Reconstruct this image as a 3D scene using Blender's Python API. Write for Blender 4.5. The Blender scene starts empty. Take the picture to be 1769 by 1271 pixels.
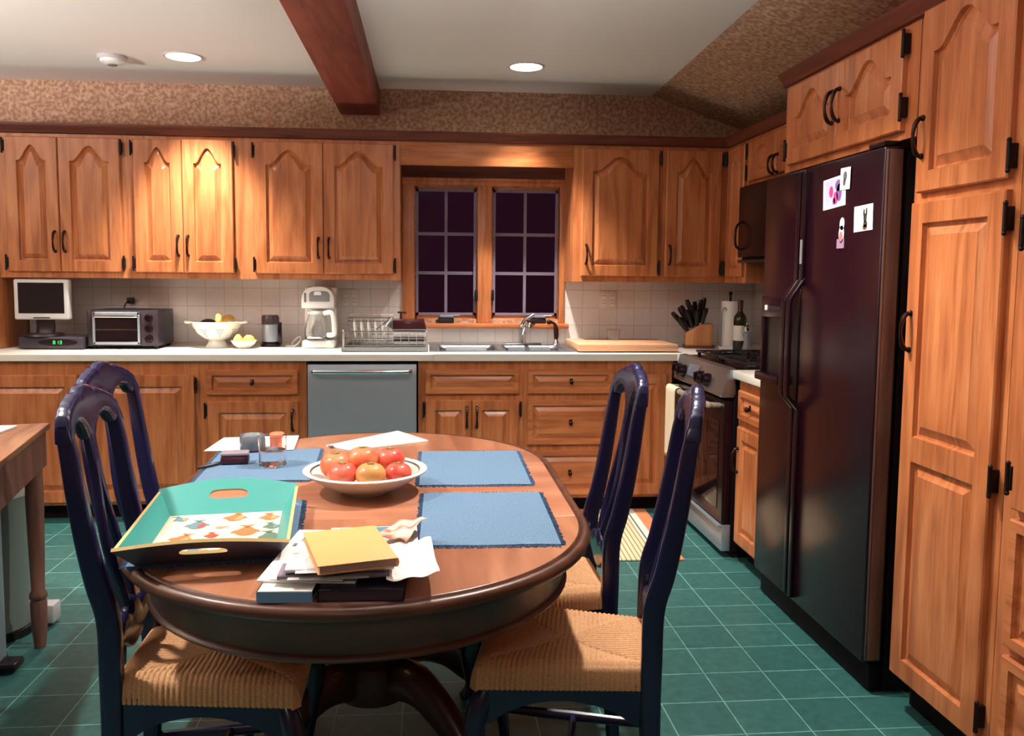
import bpy, bmesh, math, random
from mathutils import Vector, Matrix
random.seed(7)
PI = math.pi
S = bpy.context.scene
COL = S.collection

# ------------------------------------------------------------------ camera
CAM_H = 1.345
F_PX, PITCH, YAW, ROLL = 1427.766, 0.08291679, 0.08530194, 0.00799987
PPX, PPY = 884.5 - 23.06, 635.5 - 39.69
def camera():
    cd = bpy.data.cameras.new('camera'); co = bpy.data.objects.new('camera', cd); COL.objects.link(co)
    cd.sensor_fit = 'HORIZONTAL'; cd.sensor_width = 36.0
    cd.lens = F_PX / 1769 * 36.0
    cd.shift_x = -(PPX - 884.5) / 1769
    cd.shift_y = (PPY - 635.5) / 1769
    cd.clip_start = 0.02; cd.clip_end = 100
    cp, sp, cy, sy, cr, sr = math.cos(PITCH), math.sin(PITCH), math.cos(YAW), math.sin(YAW), math.cos(ROLL), math.sin(ROLL)
    W = Matrix(((1,0,0),(0,0,-1),(0,1,0)))
    Ry = Matrix(((cy,0,-sy),(0,1,0),(sy,0,cy)))
    Rp = Matrix(((1,0,0),(0,cp,sp),(0,-sp,cp))).transposed()
    Rr = Matrix(((cr,-sr,0),(sr,cr,0),(0,0,1)))
    R = Rr @ Rp @ Ry @ W                       # world -> camera (x right, y down, z forward)
    Rc = Matrix(((1,0,0),(0,-1,0),(0,0,-1))) @ R
    co.matrix_world = Matrix.Translation((0,0,CAM_H)) @ Rc.transposed().to_4x4()
    S.camera = co
camera()

# ------------------------------------------------------------------ world, colour management
w = bpy.data.worlds.new('night'); S.world = w; w.use_nodes = True
w.node_tree.nodes['Background'].inputs[0].default_value = (0.014, 0.003, 0.008, 1)
w.node_tree.nodes['Background'].inputs[1].default_value = 1.0
S.view_settings.view_transform = 'Standard'
S.view_settings.look = 'None'
S.view_settings.exposure = 0.08
S.view_settings.gamma = 1.0
S.view_settings.use_curve_mapping = False
CAN_BACK, CAN_TABLE = (280.0, 84, 0.9), (215.0, 112, 0.6)     # recessed ceiling cans (power, cone, blend): counter row, table row
CAN_COL = (1.0, 0.92, 0.83)
FILL_TORCH_W, FILL_PENDANT_W, FILL_DOME_W, FILL_COL = 300.0, 140.0, 20.0, (1.0, 0.93, 0.88)   # added unseen fill lights: torchiere at left, pendant over the table, dome behind camera

# ------------------------------------------------------------------ materials
def L(c):
    c = c / 255.0
    return c / 12.92 if c <= 0.04045 else ((c + 0.055) / 1.055) ** 2.4
def rgb(r, g, b): return (L(r), L(g), L(b), 1)
MATS = {}
def mat(name, col, rough=0.5, metal=0.0, spec=0.5, coat=0.0, trans=0.0, emit=None, estr=0, ior=1.45, bump=None, alpha=1, coat_rough=0.1):
    if name in MATS: return MATS[name]
    m = bpy.data.materials.new(name); m.use_nodes = True
    b = m.node_tree.nodes['Principled BSDF']
    b.inputs['Base Color'].default_value = col
    b.inputs['Roughness'].default_value = rough
    b.inputs['Metallic'].default_value = metal
    b.inputs['Specular IOR Level'].default_value = spec
    b.inputs['Coat Weight'].default_value = coat
    b.inputs['Coat Roughness'].default_value = coat_rough
    b.inputs['Transmission Weight'].default_value = trans
    b.inputs['IOR'].default_value = ior
    if emit:
        b.inputs['Emission Color'].default_value = emit; b.inputs['Emission Strength'].default_value = estr
    nt = m.node_tree
    if bump:
        sc, st, dist = bump
        n = nt.nodes.new('ShaderNodeTexNoise'); n.inputs['Scale'].default_value = sc; n.inputs['Detail'].default_value = 4
        tc = nt.nodes.new('ShaderNodeTexCoord'); nt.links.new(tc.outputs['Object'], n.inputs['Vector'])
        bp = nt.nodes.new('ShaderNodeBump'); bp.inputs['Strength'].default_value = st; bp.inputs['Distance'].default_value = dist
        nt.links.new(n.outputs['Fac'], bp.inputs['Height']); nt.links.new(bp.outputs['Normal'], b.inputs['Normal'])
    MATS[name] = m
    return m
def ramp(nt, stops):
    r = nt.nodes.new('ShaderNodeValToRGB')
    el = r.color_ramp.elements
    el[0].position, el[0].color = stops[0]
    el[1].position, el[1].color = stops[-1]
    for p, c in stops[1:-1]:
        e = el.new(p); e.color = c
    return r
def mixc(nt, a, b, fac, mode='MIX'):
    n = nt.nodes.new('ShaderNodeMix'); n.data_type = 'RGBA'; n.blend_type = mode
    for sock, v in ((n.inputs[6], a), (n.inputs[7], b), (n.inputs[0], fac)):
        if hasattr(v, 'is_linked') or hasattr(v, 'links'): nt.links.new(v, sock)
        else: sock.default_value = v
    return n.outputs[2]
def wood(name, dark, mid, light, axis='Z', across=26, along=1.4, rough=0.38, coat=0.25, ring=3.0, pore=0.35, spec=0.5):
    m = mat(name, mid, rough, coat=coat, spec=spec, coat_rough=0.25)
    nt = m.node_tree; b = nt.nodes['Principled BSDF']
    tc = nt.nodes.new('ShaderNodeTexCoord')
    oi = nt.nodes.new('ShaderNodeObjectInfo')
    va = nt.nodes.new('ShaderNodeVectorMath'); va.operation = 'MULTIPLY_ADD'
    cb = nt.nodes.new('ShaderNodeCombineXYZ')
    for k in range(3): nt.links.new(oi.outputs['Random'], cb.inputs[k])
    va.inputs[1].default_value = (3.1, 4.7, 5.3)
    nt.links.new(cb.outputs[0], va.inputs[0]); nt.links.new(tc.outputs['Object'], va.inputs[2])
    def mp(a, l):
        mm = nt.nodes.new('ShaderNodeMapping')
        mm.inputs['Scale'].default_value = tuple(l if 'XYZ'[k] == axis else a for k in range(3))
        nt.links.new(va.outputs[0], mm.inputs['Vector']); return mm
    n1 = nt.nodes.new('ShaderNodeTexNoise'); n1.inputs['Scale'].default_value = 1; n1.inputs['Detail'].default_value = 5; n1.inputs['Distortion'].default_value = 0.8
    nt.links.new(mp(across, along).outputs[0], n1.inputs['Vector'])
    n2 = nt.nodes.new('ShaderNodeTexNoise'); n2.inputs['Scale'].default_value = 1; n2.inputs['Detail'].default_value = 2; n2.inputs['Distortion'].default_value = 0.3
    nt.links.new(mp(ring * 1.6, along * 0.55).outputs[0], n2.inputs['Vector'])
    mul = nt.nodes.new('ShaderNodeMath'); mul.operation = 'MULTIPLY'; mul.inputs[1].default_value = 42
    nt.links.new(n2.outputs['Fac'], mul.inputs[0])
    sn = nt.nodes.new('ShaderNodeMath'); sn.operation = 'SINE'; nt.links.new(mul.outputs[0], sn.inputs[0])
    ad = nt.nodes.new('ShaderNodeMath'); ad.operation = 'MULTIPLY_ADD'; ad.inputs[1].default_value = 0.11
    nt.links.new(sn.outputs[0], ad.inputs[0]); nt.links.new(n1.outputs['Fac'], ad.inputs[2])
    r = ramp(nt, [(0.22, dark), (0.5, mid), (0.8, light)])
    nt.links.new(ad.outputs[0], r.inputs[0])
    n3 = nt.nodes.new('ShaderNodeTexNoise'); n3.inputs['Scale'].default_value = 1; n3.inputs['Detail'].default_value = 3
    nt.links.new(mp(across * 7, along * 6).outputs[0], n3.inputs['Vector'])
    r3 = ramp(nt, [(0.30, (1,1,1,1)), (0.48, (0,0,0,1))]); nt.links.new(n3.outputs['Fac'], r3.inputs[0])
    pf = nt.nodes.new('ShaderNodeMath'); pf.operation = 'MULTIPLY'; pf.inputs[1].default_value = pore
    nt.links.new(r3.outputs[0], pf.inputs[0])
    nt.links.new(mixc(nt, r.outputs[0], tuple(x * 0.45 for x in dark[:3]) + (1,), pf.outputs[0]), b.inputs['Base Color'])
    bp = nt.nodes.new('ShaderNodeBump'); bp.inputs['Strength'].default_value = 0.12; bp.inputs['Distance'].default_value = 0.002
    nt.links.new(n1.outputs['Fac'], bp.inputs['Height']); nt.links.new(bp.outputs['Normal'], b.inputs['Normal'])
    return m
OD, OM, OL_ = rgb(154, 86, 48), rgb(187, 112, 66), rgb(203, 132, 84)
OAK_V = wood('oak_vertical', OD, OM, OL_, 'Z')
OAK_H = wood('oak_horizontal', OD, OM, OL_, 'X')
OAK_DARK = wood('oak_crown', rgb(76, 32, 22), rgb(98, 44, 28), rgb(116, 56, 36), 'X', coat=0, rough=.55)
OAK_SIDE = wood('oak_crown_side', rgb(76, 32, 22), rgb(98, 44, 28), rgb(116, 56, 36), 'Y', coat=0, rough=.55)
BEAM = wood('beam_wood', rgb(104, 44, 34), rgb(132, 58, 44), rgb(150, 72, 56), 'Y', rough=0.6, coat=0)
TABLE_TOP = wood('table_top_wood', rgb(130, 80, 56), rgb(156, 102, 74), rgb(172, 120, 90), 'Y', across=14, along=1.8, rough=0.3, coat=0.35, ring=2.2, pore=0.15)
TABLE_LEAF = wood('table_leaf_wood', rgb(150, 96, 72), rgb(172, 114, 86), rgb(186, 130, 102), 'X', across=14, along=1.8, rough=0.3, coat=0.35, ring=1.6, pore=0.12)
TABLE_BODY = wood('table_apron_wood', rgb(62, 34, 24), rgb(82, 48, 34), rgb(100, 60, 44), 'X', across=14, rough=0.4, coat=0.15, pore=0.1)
PINE = wood('worn_pine', rgb(104, 68, 50), rgb(138, 96, 72), rgb(160, 118, 90), 'Y', rough=0.6, coat=0, ring=2)
PINE_LEG = wood('worn_pine_leg', rgb(90, 58, 50), rgb(114, 78, 66), rgb(132, 94, 80), 'Z', rough=0.6, coat=0, ring=2)
MAPLE = wood('maple_board', rgb(198, 144, 106), rgb(210, 158, 120), rgb(220, 172, 136), 'X', across=20, rough=0.45, coat=0.05, ring=1.5, pore=0.05)
BLOCK = wood('knife_block_wood', rgb(160, 100, 56), rgb(190, 128, 78), rgb(206, 146, 96), 'Z', across=30, rough=0.45, coat=0.05, ring=2, pore=0.1)
BRONZE = mat('dark_bronze', rgb(46, 26, 24), 0.35, 0.7)
BLACKHINGE = mat('black_iron', rgb(26, 14, 16), 0.5, 0.4)
LAMINATE = mat('white_laminate', rgb(234, 230, 220), 0.35)
STEEL = mat('stainless_steel', rgb(168, 180, 192), 0.42, 0.7, bump=(3, 0.03, 0.01))
SINKSTEEL = mat('sink_steel', rgb(150, 158, 166), 0.34, 1.0)
CHROME = mat('chrome_wire', rgb(206, 210, 214), 0.14, 1.0)
BLACKGLOSS = mat('black_enamel', rgb(24, 7, 14), 0.25, spec=0.4)
FRIDGE = mat('black_fridge_door', rgb(28, 6, 16), 0.24, spec=0.5, bump=(600, 0.03, 0.0006))
FRIDGESIDE = mat('black_fridge_side', rgb(14, 5, 10), 0.6, spec=0.2)
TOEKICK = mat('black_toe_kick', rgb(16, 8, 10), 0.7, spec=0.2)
IRON = mat('cast_iron', rgb(24, 14, 18), 0.55)
WHITEPL = mat('white_plastic', rgb(232, 232, 230), 0.35)
DARKPL = mat('dark_plastic', rgb(36, 24, 30), 0.35)
GREYPL = mat('grey_plastic', rgb(120, 122, 128), 0.4)
SCREEN = mat('dark_screen', rgb(30, 22, 28), 0.15)
OVENGLASS = mat('dark_oven_glass', rgb(28, 16, 20), 0.06, spec=0.8)
GLASS = mat('clear_glass', (1, 1, 1, 1), 0.0, trans=1.0, ior=1.45)
WATER = mat('water', (0.93, 0.97, 1, 1), 0.0, trans=1.0, ior=1.33)
CERAMIC = mat('white_ceramic', rgb(232, 230, 222), 0.2)
STONEWARE = mat('stoneware', rgb(212, 208, 192), 0.3)
BLUEBAND = mat('dark_glaze_band', rgb(70, 74, 88), 0.3)
PAPER = mat('white_paper', rgb(238, 238, 234), 0.7)
CHAIRBLUE = mat('navy_chair_paint', rgb(26, 26, 62), 0.24, spec=0.5, coat=0.3, coat_rough=0.12)
TEAL = mat('teal_lacquer', rgb(58, 148, 142), 0.35)
TRAYOUT = mat('tray_dark_outside', rgb(76, 72, 86), 0.4)
TRAYRIM = mat('tray_gilt_rim', rgb(204, 178, 120), 0.4)
CREAM = mat('cream_print', rgb(214, 204, 176), 0.4)
MUSTARD = mat('mustard_cover', rgb(222, 156, 96), 0.6)
PAGES = mat('page_edges', rgb(200, 176, 160), 0.8)
NAVY = mat('navy_cover', rgb(34, 30, 48), 0.4)
BINDERBLUE = mat('binder_blue', rgb(112, 160, 204), 0.5)
YELLOWFRUIT = mat('yellow_fruit_skin', rgb(232, 190, 104), 0.45)
GUM = mat('screen_frame_grey', rgb(120, 108, 126), 0.5)
BLACKRUB = mat('black_rubber', rgb(18, 12, 14), 0.6)
CORD = mat('white_cord', rgb(214, 212, 206), 0.5)

def brick(name, c1, c2, mortar, bw, rh, ms, phase, axes, rough, noise=0.15, bumpd=0.002, spec=0.5, coat=0):
    m = mat(name, c1, rough, spec=spec, coat=coat); nt = m.node_tree; b = nt.nodes['Principled BSDF']
    tc = nt.nodes.new('ShaderNodeTexCoord'); sx = nt.nodes.new('ShaderNodeSeparateXYZ'); cx = nt.nodes.new('ShaderNodeCombineXYZ')
    nt.links.new(tc.outputs['Object'], sx.inputs[0])
    for k, a in enumerate(axes):
        s_ = nt.nodes.new('ShaderNodeMath'); s_.operation = 'SUBTRACT'; s_.inputs[1].default_value = phase[k] - 40 * (bw, rh)[k]
        nt.links.new(sx.outputs['XYZ'.index(a)], s_.inputs[0]); nt.links.new(s_.outputs[0], cx.inputs[k])
    br = nt.nodes.new('ShaderNodeTexBrick'); br.offset = 0; br.squash = 1
    br.inputs['Scale'].default_value = 1; br.inputs['Brick Width'].default_value = bw; br.inputs['Row Height'].default_value = rh
    br.inputs['Mortar Size'].default_value = ms; br.inputs['Mortar Smooth'].default_value = 0.3
    br.inputs['Color1'].default_value = c1; br.inputs['Color2'].default_value = c2; br.inputs['Mortar'].default_value = mortar
    nt.links.new(cx.outputs[0], br.inputs['Vector'])
    n = nt.nodes.new('ShaderNodeTexNoise'); n.inputs['Scale'].default_value = 30; n.inputs['Detail'].default_value = 5
    nt.links.new(tc.outputs['Object'], n.inputs['Vector'])
    r = ramp(nt, [(0.3, (1 - noise,) * 3 + (1,)), (0.7, (1 + noise,) * 3 + (1,))]); nt.links.new(n.outputs['Fac'], r.inputs[0])
    nt.links.new(mixc(nt, br.outputs['Color'], r.outputs[0], 1.0, 'MULTIPLY'), b.inputs['Base Color'])
    bp = nt.nodes.new('ShaderNodeBump'); bp.invert = True; bp.inputs['Strength'].default_value = 0.5; bp.inputs['Distance'].default_value = bumpd
    nt.links.new(br.outputs['Fac'], bp.inputs['Height']); nt.links.new(bp.outputs['Normal'], b.inputs['Normal'])
    return m
FLOORMAT = brick('green_floor_tile', rgb(44, 90, 88), rgb(49, 97, 94), rgb(110, 164, 155), 0.2035, 0.188, 0.0022, (1.347, 3.026), 'XY', 0.42, 0.22)
TILE = brick('white_wall_tile', rgb(228, 224, 222), rgb(223, 219, 217), rgb(186, 178, 174), 0.1115, 0.1115, 0.0016, (1.204, 1.038), 'XZ', 0.25, 0.03)
TILE_R = brick('white_wall_tile_side', rgb(228, 224, 222), rgb(223, 219, 217), rgb(186, 178, 174), 0.1115, 0.1115, 0.0016, (5.2, 1.038), 'YZ', 0.25, 0.03)
CEIL = mat('ceiling_paint', rgb(222, 219, 215), 0.9, bump=(60, 0.05, 0.002))
WALLPAINT = mat('plain_wall_paint', rgb(168, 140, 116), 0.9)
def wallpaper(name, base, dark, light, sc):
    m = mat(name, base, 0.85, spec=0.2); nt = m.node_tree; b = nt.nodes['Principled BSDF']
    tc = nt.nodes.new('ShaderNodeTexCoord')
    v = nt.nodes.new('ShaderNodeTexVoronoi'); v.inputs['Scale'].default_value = sc; v.feature = 'SMOOTH_F1'
    n0 = nt.nodes.new('ShaderNodeTexNoise'); n0.inputs['Scale'].default_value = sc * 1.1; n0.inputs['Detail'].default_value = 2
    nt.links.new(tc.outputs['Object'], n0.inputs['Vector'])
    vm = nt.nodes.new('ShaderNodeVectorMath'); vm.operation = 'MULTIPLY_ADD'; vm.inputs[1].default_value = (0.09,) * 3
    nt.links.new(n0.outputs['Color'], vm.inputs[0]); nt.links.new(tc.outputs['Object'], vm.inputs[2]); nt.links.new(vm.outputs[0], v.inputs['Vector'])
    ml = nt.nodes.new('ShaderNodeMath'); ml.operation = 'MULTIPLY'; ml.inputs[1].default_value = 26; nt.links.new(v.outputs['Distance'], ml.inputs[0])
    sn = nt.nodes.new('ShaderNodeMath'); sn.operation = 'SINE'; nt.links.new(ml.outputs[0], sn.inputs[0])
    r1 = ramp(nt, [(0.1, (0, 0, 0, 1)), (0.95, (1, 1, 1, 1))]); nt.links.new(sn.outputs[0], r1.inputs[0])
    n2 = nt.nodes.new('ShaderNodeTexNoise'); n2.inputs['Scale'].default_value = 46; n2.inputs['Detail'].default_value = 3
    nt.links.new(tc.outputs['Object'], n2.inputs['Vector'])
    r2 = ramp(nt, [(0.40, dark), (0.52, base), (0.66, light)]); nt.links.new(n2.outputs['Fac'], r2.inputs[0])
    f = nt.nodes.new('ShaderNodeMath'); f.operation = 'MULTIPLY'; f.inputs[1].default_value = 0.35; nt.links.new(r1.outputs[0], f.inputs[0])
    nt.links.new(mixc(nt, r2.outputs[0], dark, f.outputs[0]), b.inputs['Base Color'])
    return m
WP = wallpaper('floral_wallpaper', rgb(182, 146, 122), rgb(152, 116, 96), rgb(196, 164, 138), 9)
def woven(name, c1, c2, sc):
    m = mat(name, c1, 0.9, spec=0.15); nt = m.node_tree; b = nt.nodes['Principled BSDF']
    tc = nt.nodes.new('ShaderNodeTexCoord'); n = nt.nodes.new('ShaderNodeTexNoise'); n.inputs['Scale'].default_value = sc; n.inputs['Detail'].default_value = 3
    nt.links.new(tc.outputs['Object'], n.inputs['Vector'])
    r = ramp(nt, [(0.35, c2), (0.65, c1)]); nt.links.new(n.outputs['Fac'], r.inputs[0]); nt.links.new(r.outputs[0], b.inputs['Base Color'])
    bp = nt.nodes.new('ShaderNodeBump'); bp.inputs['Strength'].default_value = 0.6; bp.inputs['Distance'].default_value = 0.002
    nt.links.new(n.outputs['Fac'], bp.inputs['Height']); nt.links.new(bp.outputs['Normal'], b.inputs['Normal'])
    return m
DENIM = woven('denim_blue_cotton', rgb(104, 130, 154), rgb(80, 106, 134), 320)
DENIMD = woven('denim_fringe', rgb(88, 112, 140), rgb(60, 80, 110), 200)
RUSH = woven('rush_cord', rgb(220, 172, 130), rgb(188, 138, 98), 420)
def fruit(name, a, b_, sc=14):
    m = mat(name, a, 0.22); nt = m.node_tree; b = nt.nodes['Principled BSDF']
    tc = nt.nodes.new('ShaderNodeTexCoord'); n = nt.nodes.new('ShaderNodeTexNoise'); n.inputs['Scale'].default_value = sc; n.inputs['Detail'].default_value = 2
    nt.links.new(tc.outputs['Object'], n.inputs['Vector'])
    r = ramp(nt, [(0.35, a), (0.65, b_)]); nt.links.new(n.outputs['Fac'], r.inputs[0]); nt.links.new(r.outputs[0], b.inputs['Base Color'])
    return m
TOM1 = fruit('tomato_orange_red', rgb(214, 104, 72), rgb(228, 142, 98))
TOM2 = fruit('tomato_red', rgb(204, 66, 60), rgb(222, 112, 88))
TOM3 = fruit('tomato_unripe', rgb(204, 150, 92), rgb(190, 120, 72))

# ------------------------------------------------------------------ mesh builder
class MB:
    def __init__(s): s.bm = bmesh.new(); s.mi = 0
    def _tag(s, n0):
        s.bm.faces.ensure_lookup_table()
        for f in s.bm.faces[n0:]: f.material_index = s.mi
    def box(s, x0, x1, y0, y1, z0, z1, b=0.0, seg=2, M=None):
        n0 = len(s.bm.faces)
        r = bmesh.ops.create_cube(s.bm, size=1.0); vs = r['verts']
        for v in vs: v.co = Vector(((x0 + x1) / 2 + v.co.x * (x1 - x0), (y0 + y1) / 2 + v.co.y * (y1 - y0), (z0 + z1) / 2 + v.co.z * (z1 - z0)))
        if M is not None:
            for v in vs: v.co = M @ v.co
        if b > 0:
            es = list({e for v in vs for e in v.link_edges})
            bmesh.ops.bevel(s.bm, geom=es, offset=b, segments=seg, affect='EDGES', profile=0.5, clamp_overlap=True)
        s._tag(n0); return s
    def ring_loft(s, rings, closed=True, cap0=True, cap1=True):
        n0 = len(s.bm.faces)
        R = [[s.bm.verts.new(p) for p in r] for r in rings]
        n = len(R[0])
        for a, b in zip(R, R[1:]):
            for k in range(n if closed else n - 1):
                j = (k + 1) % n
                try: s.bm.faces.new((a[k], a[j], b[j], b[k]))
                except ValueError: pass
        if closed and cap0: s.bm.faces.new(list(reversed(R[0])))
        if closed and cap1: s.bm.faces.new(R[-1])
        s._tag(n0); return s
    def lathe(s, prof, c=(0, 0, 0), seg=32, cap=True, M=None):
        rings = []
        for r, z in prof:
            rings.append([Vector((c[0] + max(r, 1e-5) * math.cos(2 * PI * k / seg), c[1] + max(r, 1e-5) * math.sin(2 * PI * k / seg), c[2] + z)) for k in range(seg)])
        if M is not None: rings = [[M @ p for p in r] for r in rings]
        return s.ring_loft(rings, True, cap, cap)
    def cyl(s, p0, p1, r0, r1=None, seg=16):
        return s.sweep([p0, p1], [(r0, r0), ((r1 if r1 is not None else r0),) * 2], n=seg)
    def sweep(s, pts, rad, n=10, up=None, ex=1.0, cap=True):
        pts = [Vector(p) for p in pts]
        if not isinstance(rad, (list, tuple)) or (len(rad) == 2 and not isinstance(rad[0], (list, tuple))):
            rad = [rad] * len(pts)
        rad = [(r, r) if not isinstance(r, (list, tuple)) else r for r in rad]
        rings = []; prev = None
        for i, p in enumerate(pts):
            t = (pts[min(i + 1, len(pts) - 1)] - pts[max(i - 1, 0)])
            t = t.normalized() if t.length > 1e-9 else Vector((0, 0, 1))
            if up is not None: u = Vector(up)
            elif prev is not None: u = prev
            else: u = Vector((1, 0, 0)) if abs(t.x) < 0.8 else Vector((0, 1, 0))
            u = (u - t * u.dot(t)); u.normalize(); prev = u
            v = t.cross(u)
            a, b = rad[i]; ring = []
            for k in range(n):
                th = 2 * PI * (k + 0.5) / n
                c_, s_ = math.cos(th), math.sin(th)
                c_ = math.copysign(abs(c_) ** ex, c_); s_ = math.copysign(abs(s_) ** ex, s_)
                ring.append(p + u * a * c_ + v * b * s_)
            rings.append(ring)
        return s.ring_loft(rings, True, cap, cap)
    def sphere(s, c, r, seg=20, rings=12, sc=(1, 1, 1)):
        n0 = len(s.bm.faces)
        q = bmesh.ops.create_uvsphere(s.bm, u_segments=seg, v_segments=rings, radius=r)
        for v in q['verts']: v.co = Vector((c[0] + v.co.x * sc[0], c[1] + v.co.y * sc[1], c[2] + v.co.z * sc[2]))
        s._tag(n0); return s
    def prism(s, poly, ax, a0, a1, b=0.0, M=None):
        # poly: list of 2D points; ax: axis of extrusion
        def P(u, v, w): return {'x': Vector((w, u, v)), 'y': Vector((u, w, v)), 'z': Vector((u, v, w))}[ax]
        n0 = len(s.bm.faces)
        A = [s.bm.verts.new(P(u, v, a0)) for u, v in poly]; B = [s.bm.verts.new(P(u, v, a1)) for u, v in poly]
        n = len(poly); fs = [s.bm.faces.new(A), s.bm.faces.new(B)]
        for k in range(n): fs.append(s.bm.faces.new((A[k], A[(k + 1) % n], B[(k + 1) % n], B[k])))
        bmesh.ops.recalc_face_normals(s.bm, faces=fs)
        if b > 0: bmesh.ops.bevel(s.bm, geom=[e for e in set(fs[0].edges) | set(fs[1].edges)], offset=b, segments=2, affect='EDGES', profile=0.5)
        if M is not None:
            for v in A + B: v.co = M @ v.co
        s._tag(n0); return s
    def quad(s, pts):
        n0 = len(s.bm.faces); s.bm.faces.new([s.bm.verts.new(p) for p in pts]); s._tag(n0); return s
    def grid(s, f, nu, nv):
        n0 = len(s.bm.faces)
        G = [[s.bm.verts.new(f(i / nu, j / nv)) for j in range(nv + 1)] for i in range(nu + 1)]
        for i in range(nu):
            for j in range(nv): s.bm.faces.new((G[i][j], G[i + 1][j], G[i + 1][j + 1], G[i][j + 1]))
        s._tag(n0); return s
    def xf(s, M):
        for v in s.bm.verts: v.co = M @ v.co
        return s
    def build(s, name, m, parent=None, smooth=True, ang=35, recalc=True):
        if recalc: bmesh.ops.recalc_face_normals(s.bm, faces=s.bm.faces[:])
        me = bpy.data.meshes.new(name); s.bm.to_mesh(me); s.bm.free()
        for mm in (m if isinstance(m, (list, tuple)) else [m]): me.materials.append(mm)
        if smooth:
            me.polygons.foreach_set('use_smooth', [True] * len(me.polygons))
            me.set_sharp_from_angle(angle=math.radians(ang))
        o = bpy.data.objects.new(name, me); COL.objects.link(o)
        if parent is not None: o.parent = parent
        return o
def tag(o, label, cat, group=None, kind=None):
    if label: o['label'] = label
    if cat: o['category'] = cat
    if group: o['group'] = group
    if kind: o['kind'] = kind
    return o
def thing(name, label, cat, loc=(0, 0, 0), rz=0, group=None, kind=None):
    o = bpy.data.objects.new(name, None); COL.objects.link(o)
    o.location = loc; o.rotation_euler = (0, 0, rz); o.empty_display_size = 0.05
    return tag(o, label, cat, group, kind)
def dup(o, parent=None):
    c = o.copy(); COL.objects.link(c)
    if parent is not None: c.parent = parent
    for ch in list(o.children): dup(ch, c)
    return c
def struct(name, mb, m, **k):
    o = mb.build(name, m, **k); o['kind'] = 'structure'; return o
def catmull(pts, n=6):
    P = [Vector(p) for p in pts]; out = []
    for i in range(len(P) - 1):
        a, b, c, d = P[max(i - 1, 0)], P[i], P[i + 1], P[min(i + 2, len(P) - 1)]
        for k in range(n):
            t = k / n
            out.append(0.5 * ((2 * b) + (c - a) * t + (2 * a - 5 * b + 4 * c - d) * t * t + (3 * b - a - 3 * c + d) * t ** 3))
    out.append(P[-1]); return out
def lerp_list(vals, n):
    out = []
    for i in range(len(vals) - 1):
        for k in range(n):
            t = k / n; a, b = vals[i], vals[i + 1]
            out.append(tuple(x + (y - x) * t for x, y in zip(a, b)))
    out.append(vals[-1]); return out

# ------------------------------------------------------------------ room shell
YW, XR, XL, YF, ZC = 5.22, 2.12, -3.5, -2.2, 2.484
struct('floor', MB().box(XL - .1, XR + .1, YF - .1, YW + .1, -0.1, 0), FLOORMAT, smooth=False)
XS = 1.405      # where the flat ceiling meets the papered slope
struct('ceiling', MB().prism([(XL - .1, YF - .1), (1.20, YF - .1), (XS, YW + .1), (XL - .1, YW + .1)], 'z', ZC, ZC + 0.12), CEIL, smooth=False)
# papered slope from the ceiling edge down to the right wall
sl = MB()
ZR = 2.225
A = [Vector((XS, YW, ZC)), Vector((1.20, YF - .1, ZC)), Vector((XR + .05, YF - .1, ZR)), Vector((XR + .05, YW, ZR))]
B = [p + Vector((0.02, 0, 0.08)) for p in A]
sl.ring_loft([A, B])
struct('wall_right_slope', sl, WP, smooth=False)
struct('wall_right', MB().box(XR, XR + .1, YF - .1, YW + .1, 0, ZR + .02), WP, smooth=False)
struct('wall_left', MB().box(XL - .1, XL, YF - .1, YW + .1, 0, ZC), WALLPAINT, smooth=False)
struct('wall_front', MB().box(XL - .1, XR + .1, YF - .1, YF, 0, ZC), WALLPAINT, smooth=False)
WX0, WX1, WZ0, WZ1 = -0.086, 0.825, 1.075, 1.90      # window opening
wb = MB()
wb.box(XL - .1, WX0, YW, YW + .12, 0, ZC); wb.box(WX1, XR + .1, YW, YW + .12, 0, ZC)
wb.box(WX0, WX1, YW, YW + .12, 0, WZ0); wb.box(WX0, WX1, YW, YW + .12, WZ1, ZC)
wall_back = struct('wall_back', wb, WP, smooth=False)
bs = MB(); bs.box(-2.4, WX0 - .03, YW - .008, YW, .90, 1.34); bs.box(WX1 + .03, XR, YW - .008, YW, .90, 1.34); bs.box(WX0 - .03, WX1 + .03, YW - .008, YW, .90, 1.03)
struct('tile_backsplash', bs, TILE, parent=wall_back, smooth=False)
bs = MB(); bs.box(XR - .008, XR, 3.37, YW - .008, .90, 1.34)
struct('tile_backsplash', bs, TILE_R, parent=bpy.data.objects['wall_right'], smooth=False)
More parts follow.
